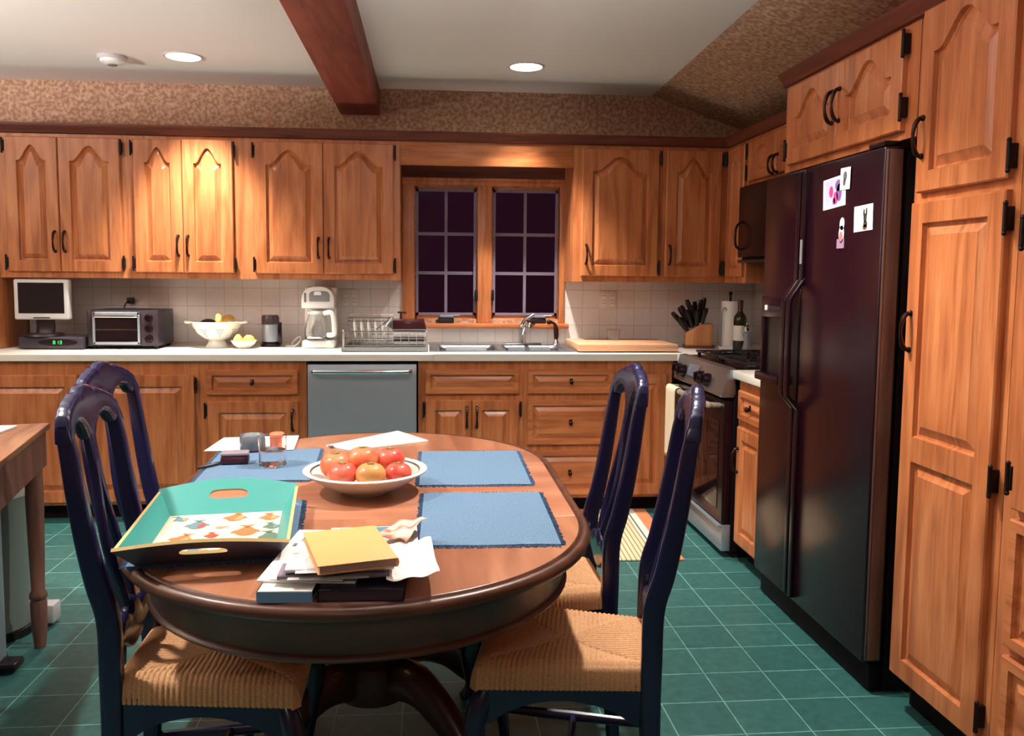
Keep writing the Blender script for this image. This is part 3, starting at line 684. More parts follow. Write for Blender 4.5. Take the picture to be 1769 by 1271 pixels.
def art3(t, w_, h_):
    blobs(t, 'print_shapes', mat('print_dark_green', rgb(46, 52, 44), .6), [(.012, .0, .010, .014), (.014, -.02, .012, .012), (.005, .016, .005, .014), (.02, .018, .005, .014)])
    blobs(t, 'print_shapes', mat('print_brown', rgb(120, 66, 50), .6), [(.012, -.03, .014, .009)])
fridge_card('fridge_picture', 'square white card with a dark plant sketch on the refrigerator door', 'picture', 2.640, 2.525, 1.500, 1.583, -.03, PAPER, art3)
def art4(t, w_, h_):
    blobs(t, 'print_shapes', WHITEPL, [(.004, .032, .013, .018), (.002, .0, .014, .024)])
    blobs(t, 'print_shapes', mat('print_mauve', rgb(150, 110, 140), .6), [(-.001, -.004, .010, .014)])
t = thing('fridge_magnet', 'narrow pale figure magnet below the other refrigerator pictures', 'magnet', (1.3995, 2.722, 1.497), R90)
blobs(t, 'figure', WHITEPL, [(.004, .034, .016, .022), (.002, .0, .018, .03)])
MB().box(-.028, .022, -.0022, -.0002, -.048, -.016).build('base_strip', mat('magnet_mauve', rgb(146, 118, 146), .5), t, smooth=False)
blobs(t, 'dress', mat('print_mauve2', rgb(168, 104, 120), .6), [(.0, -.008, .012, .018)]).location.y = -.0006

# ------------------------------------------------------------------ stove
t = thing('stove', 'stainless and black gas stove beside the corner counter', 'stove', (1.40, 4.528, 0), R90)
b = MB(); b.box(.003, .757, .045, .70, .03, .895, .003); b.build('body', FRIDGESIDE, t, smooth=False)
MB().box(0, .76, .02, .70, .895, .914, .004).build('cooktop', BLACKGLOSS, t)
p = MB(); p.prism([(-.018, .782), (-.022, .79), (.012, .917), (.045, .921), (.05, .80), (.04, .782)], 'x', -.002, .762, .003)
pan = p.build('control_panel', mat('panel_steel', rgb(150, 148, 150), .34, .9), t)
MB().prism([(-.0175, .828), (-.0008, .89), (.006, .89), (-.010, .826)], 'x', .22, .38).build('display', mat('blue_grey_display', rgb(98, 100, 116), .25), pan)
for kx in (.065, .155, .44, .545):
    k = MB(); n_ = Vector((0, -.966, .26)); c0 = Vector((kx, -.008, .838))
    k.sweep([c0, c0 + n_ * .016, c0 + n_ * .034], [(.036, .036), (.033, .033), (.027, .027)], n=20)
    k.box(kx - .005, kx + .005, -.052, -.012, .826, .868, .002)
    k.build('knob', BLACKGLOSS, pan)
d = MB(); d.box(.008, .752, 0, .045, .172, .765, .004); do = d.build('oven_door', BLACKGLOSS, t)
MB().box(.07, .69, -.004, .001, .23, .66, .002).build('oven_window', OVENGLASS, do)
h = MB(); h.sweep(catmull([(.03, 0, .735), (.03, -.045, .738), (.05, -.06, .738), (.36, -.062, .738), (.67, -.06, .738), (.69, -.045, .738), (.69, 0, .735)], 5), (.013, .015), n=10)
h.build('handle', mat('oven_handle', rgb(206, 198, 182), .3, .7), do)
d = MB(); d.box(.008, .752, .004, .05, .035, .150, .003); d.prism([(.0, .150), (-.014, .157), (-.014, .163), (.05, .163), (.05, .150)], 'x', .008, .752)
d.build('storage_drawer', STEEL, t)
MB().box(.01, .75, .06, .65, .0005, .032).build('base', TOEKICK, t, smooth=False)
sd = MB(); sd.box(.757, .763, .02, .70, .868, .914, .001); sd.build('side_trim', STEEL, t)
for gx0, gx1 in ((.03, .37), (.39, .73)):
    g = MB(); z = .945
    for yy in (.10, .34, .37, .61): g.box(gx0, gx1, yy - .007, yy + .007, z - .012, z, .003)
    for xx in (gx0 + .007, (gx0 + gx1) / 2, gx1 - .007): g.box(xx - .007, xx + .007, .10, .61, z - .012, z, .003)
    for xx in (gx0 + .01, gx1 - .01):
        for yy in (.11, .35, .60): g.box(xx - .008, xx + .008, yy - .008, yy + .008, .914, z - .01, .002)
    for yy in (.22, .49):
        for k in range(4):
            a = PI / 4 + k * PI / 2; xc = (gx0 + gx1) / 2
            g.sweep([(xc + .04 * math.cos(a), yy + .04 * math.sin(a), z + .004), (xc + .13 * math.cos(a), yy + .10 * math.sin(a), z - .003)], .007, n=6)
    gr = g.build('grate', IRON, t)
    for yy in (.22, .49):
        xc = (gx0 + gx1) / 2
        q = MB(); q.lathe([(.05, 0), (.05, .01), (.038, .012), (.036, .02), (.0001, .022)], (xc, yy, .914), 24); q.build('burner', IRON, t)
        MB().lathe([(.052, .0005), (.066, .0005), (.066, .004), (.052, .006)], (xc, yy, .914), 24, cap=False).build('burner_ring', CHROME, t)
tw = MB()
def towf(u, v):
    x = .065 + .17 * u; s = v * 2 - 1
    if abs(s) < .1: yy = -.062 - .019 * math.sin(PI / 2 * (s / .1)); z = .738 + .019 * math.cos(PI / 2 * s / .1)
    elif s > 0: yy = -.081 + .003 * math.sin(9 * u) * (s - .1); z = .738 - (s - .1) * .42
    else: yy = -.0425; z = .738 - (-s - .1) * .30
    return Vector((x, yy - .002 * math.sin(14 * u), z))
tw.grid(towf, 16, 44)
tw = tw.build('dish_towel', mat('cream_towel', rgb(214, 200, 172), .9), ang=60)
tw.location = (1.40, 4.528, 0); tw.rotation_euler = (0, 0, R90)
sm = tw.modifiers.new('thick', 'SOLIDIFY'); sm.thickness = .003; sm.offset = 1
tag(tw, 'cream dish towel folded over the stove handle', 'towel')
# microwave
t = thing('microwave', 'black over-range microwave mounted under the short oak cabinet', 'microwave', (1.73, 4.545, 0), R90)
MB().box(.003, .775, .03, .385, 1.445, 1.858, .004).build('body', FRIDGESIDE, t)
MB().box(.003, .58, 0, .03, 1.46, 1.85, .008).build('door', BLACKGLOSS, t)
MB().box(.585, .775, 0, .03, 1.46, 1.85, .008).build('control_panel', BLACKGLOSS, t)
MB().box(.003, .775, .002, .20, 1.430, 1.447, .003).build('vent_grille', DARKPL, t)
MB().sweep(catmull([(.05, .0, 1.50), (.05, -.03, 1.53), (.05, -.03, 1.62), (.05, 0, 1.66)], 4), .007, n=8).build('handle', BRONZE, t)

# ------------------------------------------------------------------ counter things
ZCT = .9145
# television on its boxes
t = thing('television', 'small white flat television standing on black cable boxes', 'television', (-2.19, 4.92, ZCT + .072))
f = MB(); f.box(-.15, .15, -.02, .03, .092, .322, .010, 3); f.build('frame', mat('tv_white', rgb(216, 216, 214), .35), t)
MB().box(-.125, .125, -.0215, -.019, .128, .302).build('screen', SCREEN, t, smooth=False)
MB().box(-.045, .045, -.0225, -.019, .100, .106).build('button_bar', DARKPL, t)
f = MB(); f.sweep([(0, .02, .12), (0, .03, .05), (0, .02, .012)], [(.05, .015)] * 3, n=12, up=(1, 0, 0), ex=.6); f.lathe([(.0001, 0), (.11, 0), (.105, .012), (.0001, .016)], seg=32); f.build('stand', DARKPL, t)
t = thing('cable_box', 'black cable box with a green clock display under the television', 'cable box', (-2.10, 4.93, ZCT), -.06)
MB().box(-.19, .17, -.10, .12, .004, .070, .006).build('body', mat('cable_box_body', rgb(58, 52, 62), .3), t)
f = MB(); f.ring_loft([[Vector((.03 + .11 * math.cos(2 * PI * k / 24), yy, .040 + .020 * math.sin(2 * PI * k / 24))) for k in range(24)] for yy in (-.0995, -.1025)]); fp = f.build('face_plate', SCREEN, t)
g = MB()
def seg7(mb, x, z, w_, h_, on, y=-.1032):
    s_ = .0022
    R_ = {'a': (0, h_, 1, 0), 'd': (0, 0, 1, 0), 'g': (0, h_ / 2, 1, 0), 'f': (0, h_ / 2, 0, 1), 'e': (0, 0, 0, 1), 'b': (w_, h_ / 2, 0, 1), 'c': (w_, 0, 0, 1)}
    for k in on:
        dx, dz, hor, ver = R_[k]
        if hor: mb.box(x + dx, x + dx + w_, y, y + .0008, z + dz - s_ / 2, z + dz + s_ / 2)
        else: mb.box(x + dx - s_ / 2, x + dx + s_ / 2, y, y + .0008, z + dz, z + dz + h_ / 2)
for i, on in enumerate(('abcdefg', 'bc', 'abgcd')): seg7(g, .005 + i * .018, .032, .010, .017, on)
g.build('clock_digits', mat('green_digits', rgb(40, 200, 80), .5, emit=(.1, .9, .25, 1), estr=1.2), fp, smooth=False)
t = thing('video_player', 'slim dark player box behind the cable box', 'player', (-2.22, 5.09, ZCT))
MB().box(-.13, .13, -.035, .1, 0, .055, .005).build('body', DARKPL, t)
MB().box(-.12, .12, -.037, -.034, .02, .04).build('front_panel', GREYPL, t)
# toaster oven
t = thing('toaster_oven', 'black and silver toaster oven on the counter', 'toaster oven', (-1.73, 4.855, ZCT))
MB().box(-.195, .195, .01, .29, .016, .222, .008).build('body', mat('toaster_body', rgb(52, 44, 52), .35, .5), t)
MB().box(-.195, -.165, -.004, .012, .016, .222, .004).build('side_post', DARKPL, t)
d = MB(); x0, x1, z0, z1 = -.163, .095, .026, .212
d.box(x0, x1, -.008, .01, z1 - .02, z1, .003); d.box(x0, x1, -.008, .01, z0, z0 + .016, .003); d.box(x0, x0 + .012, -.008, .01, z0, z1); d.box(x1 - .012, x1, -.008, .01, z0, z1)
do = d.build('door', STEEL, t)
MB().box(x0 + .01, x1 - .01, -.002, .004, z0 + .014, z1 - .018).build('door_glass', OVENGLASS, do)
MB().sweep(catmull([(x0 + .02, -.006, .186), (x0 + .025, -.03, .188), (x1 - .025, -.03, .188), (x1 - .02, -.006, .186)], 4), .007, n=8).build('handle', CHROME, do)
MB().box(x0 + .015, x1 - .015, -.0045, -.001, .108, .114).build('rack', CHROME, do)
MB().box(.10, .193, -.004, .012, .018, .220, .003).build('control_panel', mat('toaster_panel', rgb(64, 54, 60), .4, .4), t)
for z in (.178, .118, .058):
    MB().lathe([(.022, 0), (.021, .014), (.017, .02), (.0001, .021)], seg=20, M=Matrix.Translation((.145, -.004, z)) @ Matrix.Rotation(PI / 2, 4, 'X')).build('knob', BLACKGLOSS, t)
for x in (-.17, .17):
    for y in (.03, .26): MB().lathe([(.012, 0), (.015, .017)], (x, y, 0), 12).build('foot', BLACKRUB, t)
t = thing('power_plug', 'dark power plug and cord in the wall above the toaster oven', 'plug', (-1.80, YW - .0085, 1.18))
MB().box(-.02, .02, -.035, 0, -.018, .02, .007).build('plug', DARKPL, t)
MB().sweep(catmull([(0, -.03, 0), (-.02, -.05, -.02), (-.03, -.05, -.08), (-.03, -.04, -.2), (-.02, -.045, -.258)], 5), .004, n=8).build('cord', DARKPL, t)
# colander
t = thing('colander', 'white enamel footed colander holding fruit', 'colander', (-1.245, 5.0, ZCT))
c = MB(); c.lathe([(.070, .0), (.068, .004), (.050, .030), (.045, .042), (.075, .055), (.112, .085), (.136, .125), (.142, .146), (.148, .150), (.146, .154), (.138, .150), (.130, .124), (.105, .086), (.07, .060), (.0001, .052)], seg=48, cap=False); co = c.build('bowl', CERAMIC, t, ang=60)
hol = MB()
for gi in range(8):
    a0 = gi * PI / 4 + .39
    for r_ in range(4):
        for q in range(r_ + 1):
            zz = .072 + r_ * .012; rad = (.096, .1112, .1184, .1256)[r_]
            a = a0 + (q - r_ / 2) * .10
            n_ = Vector((math.cos(a) * .83, math.sin(a) * .83, -.55)); p_ = Vector((rad * math.cos(a), rad * math.sin(a), zz)) + n_ * .0008
            hol.sweep([p_ - n_ * .002, p_ + n_ * .0016], .0032, n=8)
hol.build('drain_holes', GREYPL, co)
for s_ in (-1, 1):
    h = MB(); h.sweep(catmull([(s_ * .138, -.045, .146), (s_ * .172, -.035, .15), (s_ * .18, 0, .152), (s_ * .172, .035, .15), (s_ * .138, .045, .146)], 4), (.004, .007), n=8); h.build('handle', CERAMIC, t)
def banana(label, loc, rz, m, ln=.15):
    pts = catmull([(-.5 * ln, 0, .0), (-.3 * ln, 0, .022), (0, 0, .036), (.3 * ln, 0, .030), (.47 * ln, 0, .012), (.53 * ln, 0, .004)], 5)
    rr = [.006, .012, .016, .0175, .018, .018, .018, .018, .0185, .019, .019, .019, .019, .0185, .018, .017, .016, .0145, .012, .010, .008, .0065, .0055, .005, .0045, .004]
    t = thing('banana', label, 'banana', loc, rz, 'bananas in the colander')
    MB().sweep(pts[:22], [(r, r) for r in rr[:22]], n=10).build('peel', m, t)
    MB().sweep(pts[21:], [(.006, .006)] * (len(pts) - 21), n=8).build('stem', mat('banana_stem', rgb(110, 90, 50), .6), t)
    return t
banana('pale yellow banana on top of the fruit in the white colander', (-1.222, 4.955, ZCT + .150), .2 + PI / 2, YELLOWFRUIT)
banana('short pale banana lying behind the other in the white colander', (-1.185, 5.02, ZCT + .138), 1.2, YELLOWFRUIT, .12)
tag(MB().sphere((0, 0, 0), .052, 18, 12, (1.1, 1, .85)).build('avocado', mat('dark_green_skin', rgb(44, 40, 30), .5)), 'dark green avocado at the left inside the white colander', 'avocado').location = (-1.298, 5.02, ZCT + .122)
# small bowl with pears / lemons
t = thing('small_bowl', 'small white bowl with two yellow fruits on the counter', 'bowl', (-1.075, 4.93, ZCT))
MB().lathe([(.0001, .0), (.035, .0), (.037, .004), (.06, .022), (.072, .042), (.074, .046), (.070, .045), (.056, .024), (.03, .009), (.0001, .008)], seg=40, cap=False).build('bowl', CERAMIC, t, ang=60)
for k, (x, y, z, r_, lab) in enumerate(((-.031, -.005, .045, .031, 'pale yellow pear at the left in the small white bowl'), (.028, .004, .045, .033, 'yellow lemon at the right in the small white bowl'))):
    q = thing('pear' if k == 0 else 'lemon', lab, 'fruit', (-1.075 + x, 4.93 + y, ZCT + z))
    m = MB()
    if k == 0: m.lathe([(.0001, -.030), (.022, -.026), (.031, -.008), (.027, .010), (.016, .027), (.008, .036), (.0001, .038)], seg=20, cap=False)
    else: m.sphere((0, 0, 0), r_, 20, 12, (1.05, .95, 1)); m.sphere((.032, 0, 0), .008, 10, 6)
    m.build('skin', YELLOWFRUIT, q)
    MB().cyl((0, 0, r_), (.004, 0, r_ + .010), .0025, seg=6).build('stem', mat('fruit_stem', rgb(90, 70, 40), .7), q)
# coffee grinder
t = thing('coffee_grinder', 'small steel and black coffee grinder left of the coffee maker', 'grinder', (-.945, 5.06, ZCT))
MB().lathe([(.058, 0), (.058, .018), (.05, .024), (.05, .03)], seg=32).build('base', BLACKGLOSS, t)
MB().lathe([(.049, .03), (.049, .13), (.047, .134)], seg=32).build('body', STEEL, t)
MB().lathe([(.052, .134), (.052, .172), (.046, .188), (.0001, .19)], seg=32).build('lid', mat('smoky_lid', rgb(70, 58, 62), .2), t)
MB().box(.04, .066, -.015, .015, .01, .145, .005).build('handle', BLACKGLOSS, t)
# coffee maker
t = thing('coffee_maker', 'white drip coffee maker with a glass carafe', 'coffee maker', (-.645, 4.945, ZCT))
b = MB(); b.box(-.095, .095, -.03, .19, 0, .045, .012); b.box(-.095, .095, .09, .19, .045, .36, .014)
def arch_poly(w_, z0, z1, r_=.075):
    return [(-w_, z0), (w_, z0)] + [(w_ - r_ + r_ * math.cos(a), z1 - r_ + r_ * math.sin(a)) for a in [PI / 2 * k / 8 for k in range(9)]] + [(-w_ + r_ - r_ * math.sin(a), z1 - r_ + r_ * math.cos(a)) for a in [PI / 2 * k / 8 for k in range(9)]]
b.prism(arch_poly(.095, .235, .362), 'y', -.03, .15, .006); b.build('housing', WHITEPL, t)
MB().prism([(x * .62 + .01, .275 + (z - .235) * .48) for x, z in arch_poly(.095, .235, .362, .05)], 'y', -.034, -.028, .001).build('control_panel', mat('maker_panel', rgb(130, 130, 136), .3), t)
MB().prism([(x * .22 + .0, .312 + (z - .235) * .17) for x, z in arch_poly(.095, .235, .362, .05)], 'y', -.036, -.033).build('display', WHITEPL, t)
MB().box(-.078, -.068, -.034, -.028, .27, .325, .002).build('water_gauge', GREYPL, t)
cr_ = MB(); cr_.lathe([(.0001, .048), (.066, .048), (.072, .06), (.074, .10), (.066, .15), (.050, .19), (.048, .20), (.046, .20), (.048, .188), (.063, .15), (.071, .10), (.069, .062), (.0001, .052)], (-.012, .025, 0), 40, cap=False)
ca = cr_.build('carafe', GLASS, t, ang=40)
MB().lathe([(.0001, .20), (.055, .20), (.056, .215), (.03, .222), (.0001, .222)], (-.012, .025, 0), 32, cap=False).build('carafe_lid', WHITEPL, ca)
MB().sweep(catmull([(.035, -.02, .205), (.075, -.055, .212), (.092, -.06, .19), (.098, -.06, .13), (.094, -.055, .085), (.055, -.03, .078)], 5), [(.010, .014)] * 26, n=10, up=(0, 1, 0)).build('carafe_handle', WHITEPL, ca)
MB().lathe([(.072, .058), (.0735, .066), (.0735, .072), (.0715, .072)], (-.012, .025, 0), 40, cap=False).build('carafe_band', CHROME, ca)
MB().sweep([(x + .645, y - 4.945, z - ZCT) for x, y, z in catmull([(-.85, 5.02, .920), (-.80, 5.0, .920), (-.765, 5.02, .95), (-.77, 5.06, .972), (-.80, 5.07, .955), (-.82, 5.06, .924), (-.78, 5.08, .920)], 6)], .005, n=8).build('cord', CORD, t)
# dish rack
DR = (-.24, 4.88, ZCT)
t = thing('dish_rack', 'chrome wire dish rack on a clear drip tray beside the sink', 'dish rack', DR)
tr = MB(); x0, x1, y0, y1 = -.245, .24, -.20, .17
tr.box(x0, x1, y0, y1, .002, .006, .001)
for a in ((x0, x1, y0, y0 + .006), (x0, x1, y1 - .006, y1), (x0, x0 + .006, y0, y1), (x1 - .006, x1, y0, y1)): tr.box(*a, .002, .026, .001)
tr.build('drip_tray', mat('smoked_clear_plastic', rgb(176, 182, 184), .12, trans=.55), t)
fr = MB()
def loop(mb, z, ix, r_=.003, y0_=y0, y1_=y1):
    a, b_, c_, d_ = x0 + ix, x1 - ix, y0_ + ix, y1_ - ix
    mb.sweep([(a, c_, z), (b_, c_, z), (b_, d_, z), (a, d_, z), (a, c_, z)], r_, n=6, cap=False)
for z, ix in ((.035, .015), (.075, .012), (.115, .008)): loop(fr, z, ix)
for x in [x0 + .02 + k * .0445 for k in range(11)]: fr.sweep([(x, y0 + .01, .115), (x, y0 + .014, .035), (x, y1 - .014, .035), (x, y1 - .01, .115)], .0018, n=5)
for x, y in ((x0 + .01, y0 + .01), (x1 - .01, y0 + .01), (x0 + .01, y1 - .01), (x1 - .01, y1 - .01)): fr.cyl((x, y, .006), (x, y, .12), .0045, seg=8); fr.sphere((x, y, .12), .007, 8, 6)
fr.build('frame', CHROME, t)
up_ = MB()
xa, xb, ya, yb = x0 + .02, .03, -.02, .15
for z, o in ((.185, 0), (.165, -.02)): up_.sweep([(xa, ya + o, z), (xb, ya + o, z), (xb, yb, z + .01), (xa, yb, z + .01), (xa, ya + o, z)], .0028, n=6, cap=False)
for (x, y) in ((xa, ya - .02), (xb, ya - .02), (xa, yb), (xb, yb)): up_.sweep([(x - (.05 if x > 0 else -.0), y, .115), (x, y, .185)], .0028, n=6)
up_.sweep([(-.06, -.06, .118), (.03, -.03, .188)], .0045, n=8)
up_.build('upper_rack', CHROME, t)
cup = MB(); M_ = Matrix.Translation((.035, -.03, .15)) @ Matrix.Rotation(.6, 4, 'Y')
cup.box(-.022, .022, -.03, .03, -.028, .028, .004, M=M_); cup.build('cutlery_cup', mat('brushed_dark_steel', rgb(130, 134, 132), .35, .8), t)
for k in range(5):
    d = thing('plate', ['white plate at the left end of the dish rack', 'white plate second from the left in the dish rack', 'white plate in the middle left of the dish rack', 'white plate fourth from the left in the dish rack', 'white plate nearest the dark boxes in the dish rack'][k], 'plate', (DR[0] - .19 + k * .04, DR[1] - .0, DR[2] + .107), 0, 'plates in the dish rack')
    MB().lathe([(.0001, .0), (.04, .0), (.066, .007), (.067, .009), (.04, .004), (.0001, .004)], seg=32, cap=False, M=Matrix.Rotation(PI / 2 - .15, 4, 'Y')).build('dish', CERAMIC, d, ang=60)
for k in range(3):
    zz = .0385 + k * .026
    d = thing('food_container', ['clear lidded container at the bottom of the dish rack stack', 'clear lidded container in the middle of the dish rack stack', 'clear lidded container second from the top in the dish rack stack'][k], 'container', (DR[0] + .135, DR[1] - .04, DR[2] + zz), 0, 'containers stacked in the dish rack')
    MB().box(-.092, .088, -.09, .12, 0, .017, .003).build('tub', [WHITEPL, GREYPL, WHITEPL][k], d)
    MB().box(-.095, .091, -.093, .123, .018, .0245, .002).build('lid', DARKPL if k != 1 else WHITEPL, d)
d = thing('baking_dish', 'dark brown dish lying upside down on top of the dish rack', 'dish', (DR[0] + .135, DR[1] - .04, DR[2] + .1175))
MB().prism([(-.098, .0), (.098, .0), (.080, .058), (-.098, .058)], 'y', -.10, .12, .006).build('body', mat('dark_brown_glaze', rgb(64, 26, 32), .18), d)
MB().box(-.1, .1, -.104, .124, .0, .007, .002).build('rim', GREYPL, d)
# cutting board, glass
BZ0 = .921
t = thing('cutting_board', 'thick maple cutting board right of the sink', 'cutting board', (1.15, 4.865, BZ0))
MB().box(-.295, .287, -.222, .235, 0, .040, .004).build('board', MAPLE, t)
def tumbler(t, r0, r1, h, wl=0, th=.0018, m=None):
    MB().lathe([(.0001, 0), (r0, 0), (r0 + .002, .003), (r1, h), (r1 - th * .6, h + .001), (r1 - th, h), (r0 - th + .002, .008), (.0001, .008)], seg=40, cap=False).build('glass', m or GLASS, t, ang=18)
    if wl: MB().lathe([(.0001, .0085), (r0 - th + .0015, .0085), (r0 + (r1 - r0) * wl / h - th - .0003, wl), (.0001, wl)], seg=40, cap=False).build('water', WATER, t, ang=18)
t = thing('drinking_glass', 'small clear glass standing on the cutting board', 'glass', (1.135, 5.0, BZ0 + .0405)); tumbler(t, .036, .040, .062)
# knife block
t = thing('knife_block', 'wooden block full of black handled knives in the corner', 'knife block', (1.66, 4.98, ZCT), -.25)
MB().box(-.085, .10, -.07, .07, 0, .016, .003).build('base', mat('block_base', rgb(96, 48, 36), .5), t)
MB().prism([(-.075, .016), (.085, .016), (.085, .150), (.02, .150), (-.075, .095)], 'y', -.06, .06, .004).build('block', BLOCK, t)
dr = Vector((-.30, -.12, .92)); dr.normalize()
kn = 0
for i in range(4):
    for j in range(4):
        s_ = i / 3; px_ = -.062 + .080 * s_; pz_ = .104 + .046 * s_; py_ = -.045 + .03 * j
        d = dr + Vector((random.uniform(-.2, .2) - .35 * (1 - s_) + .38 * s_ + (.12, -.1, .1, -.08)[j], random.uniform(-.1, .1) + .12 * (j - 1.5), random.uniform(-.05, .1))); d.normalize()
        p0 = Vector((px_, py_, pz_)); ln = random.uniform(.10, .14) + .012 * j
        a = Matrix.Rotation(-.25, 4, 'Z'); wp = a @ p0
        q = thing('kitchen_knife', 'black handled kitchen knife stuck in the wooden knife block', 'knife', (1.66 + wp.x, 4.98 + wp.y, ZCT + wp.z), -.25, 'knives in the knife block')
        hm = MB(); hm.sweep([d * .006, d * .02, d * (.5 * ln), d * (.85 * ln), d * ln], [(.009, .012), (.0105, .0145), (.009, .013), (.0115, .0155), (.009, .011)], n=10, up=(0, 1, 0), ex=.7); hm.build('handle', BLACKGLOSS, q)
        MB().sweep([d * -.05, d * .008], [(.0012, .010)] * 2, n=6, up=(0, 1, 0)).build('blade', CHROME, q)
# paper towel
t = thing('paper_towel_holder', 'upright white paper towel roll on its holder in the corner', 'paper towel', (1.845, 4.93, ZCT))
MB().lathe([(.0001, 0), (.075, 0), (.075, .008), (.07, .014), (.0001, .014)], seg=36).build('base', WHITEPL, t)
MB().lathe([(.02, .015), (.052, .015), (.053, .02), (.053, .285), (.052, .29), (.02, .29)], seg=40, cap=False).build('paper_roll', PAPER, t)
f = MB(); f.cyl((0, 0, .01), (0, 0, .33), .007, seg=10); f.sphere((0, 0, .337), .012, 12, 8); f.build('post', BRONZE, t)
f = MB(); f.sweep(catmull([(-.062, -.03, .012), (-.062, -.03, .20), (-.055, -.035, .245), (-.045, -.04, .25), (-.04, -.045, .235)], 5), .003, n=8); f.build('tension_arm', GREYPL, t)
# wine bottle
t = thing('wine_bottle', 'dark green wine bottle with a white label beside the paper towel', 'bottle', (1.855, 4.79, ZCT))
MB().lathe([(.0001, 0), (.036, 0), (.038, .005), (.038, .185), (.034, .205), (.018, .228), (.0145, .24), (.014, .285), (.0155, .287), (.0155, .297), (.013, .30)], seg=36).build('bottle', mat('bottle_green', rgb(46, 44, 20), .08, spec=.6), t)
MB().lathe([(.0384, .06), (.0386, .06), (.0386, .15), (.0384, .15)], seg=36, cap=False).build('label_paper', PAPER, t)
MB().lathe([(.0158, .245), (.0163, .298), (.0001, .302)], seg=24, cap=False).build('foil', mat('foil_burgundy', rgb(70, 20, 30), .4), t)
# pepper mill
t = thing('pepper_mill', 'clear grey pepper mill beside the wine bottle', 'pepper mill', (1.87, 4.71, ZCT))
MB().lathe([(.0001, 0), (.027, 0), (.029, .012), (.022, .04), (.017, .07), (.024, .095), (.022, .11), (.016, .118)], seg=28).build('body', mat('frosted_acrylic', rgb(170, 180, 192), .15, trans=.4), t)
MB().lathe([(.017, .118), (.022, .128), (.022, .145), (.012, .156), (.0001, .158)], seg=28, cap=False).build('cap', CHROME, t)
MB().sphere((0, 0, .166), .009, 12, 8).build('finial', CHROME, t)

# ------------------------------------------------------------------ dining table
TX, TY0, TY1, TR, TZ = -.155, 2.0, 2.6, .55, .75
def stadium(r_, z, n=40):
    out = [Vector((TX + r_ * math.cos(a), TY1 + r_ * math.sin(a), z)) for a in [PI * k / n for k in range(n + 1)]]
    out += [Vector((TX + r_ * math.cos(a), TY0 + r_ * math.sin(a), z)) for a in [PI + PI * k / n for k in range(n + 1)]]
    return out
t = thing('dining_table', 'oval brown wooden pedestal dining table with a leaf', 'table', (0, 0, 0))
# top: two half rounds, a leaf, and a moulded edge
for nm, sgn in (('table_top', 1), ('table_top', -1)):
    n = 40; yc = TY1 if sgn > 0 else TY0; r_ = TR - .028
    poly = [(TX + r_ * math.cos(sgn * PI * k / n), yc + r_ * math.sin(sgn * PI * k / n)) for k in range(n + 1)]
    MB().prism(poly, 'z', TZ - .02, TZ, .0008).build(nm, TABLE_TOP, t, smooth=False)
MB().box(TX - TR + .028, TX + TR - .028, TY0 + .001, TY1 - .001, TZ - .02, TZ, .0008).build('table_leaf', TABLE_LEAF, t, smooth=False)
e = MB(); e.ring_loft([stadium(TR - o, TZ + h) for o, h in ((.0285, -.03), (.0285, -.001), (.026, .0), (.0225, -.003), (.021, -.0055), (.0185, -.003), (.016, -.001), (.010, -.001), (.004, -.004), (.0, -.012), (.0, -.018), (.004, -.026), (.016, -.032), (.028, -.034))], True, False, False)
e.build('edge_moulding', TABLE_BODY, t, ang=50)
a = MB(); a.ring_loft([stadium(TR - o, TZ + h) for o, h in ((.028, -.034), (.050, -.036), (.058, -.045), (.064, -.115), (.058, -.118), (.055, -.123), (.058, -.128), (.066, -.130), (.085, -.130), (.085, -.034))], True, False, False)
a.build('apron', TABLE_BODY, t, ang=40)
MB().box(TX - .12, TX + .12, 1.7, 2.9, TZ - .05, TZ - .02).build('table_rail', TABLE_BODY, t, smooth=False)
p = MB(); p.lathe([(.19, .70), (.19, .68), (.12, .66), (.085, .60), (.075, .54), (.10, .46), (.125, .38), (.115, .30), (.09, .26), (.10, .235), (.10, .16), (.08, .15)], (TX, 2.3, 0), 40)
p.build('pedestal', mat('dark_pedestal_wood', rgb(60, 28, 24), .4, coat=.2), t, ang=50)
for k in range(4):
    an = PI / 4 + k * PI / 2; dx, dy = math.cos(an), math.sin(an)
    pts = catmull([(TX + dx * r_, 2.3 + dy * r_, z) for r_, z in ((.06, .22), (.18, .235), (.30, .17), (.40, .075), (.46, .035))], 5)
    rr = lerp_list([(.034, .06), (.034, .055), (.032, .042), (.03, .034), (.032, .032)], 5)
    lg = MB(); lg.sweep(pts, rr, n=12, ex=.8); lg.sphere((TX + dx * .465, 2.3 + dy * .465, .034), .034, 14, 10, (1, 1, 1))
    lg.build('pedestal_foot', mat('dark_pedestal_wood', None), t, ang=50)

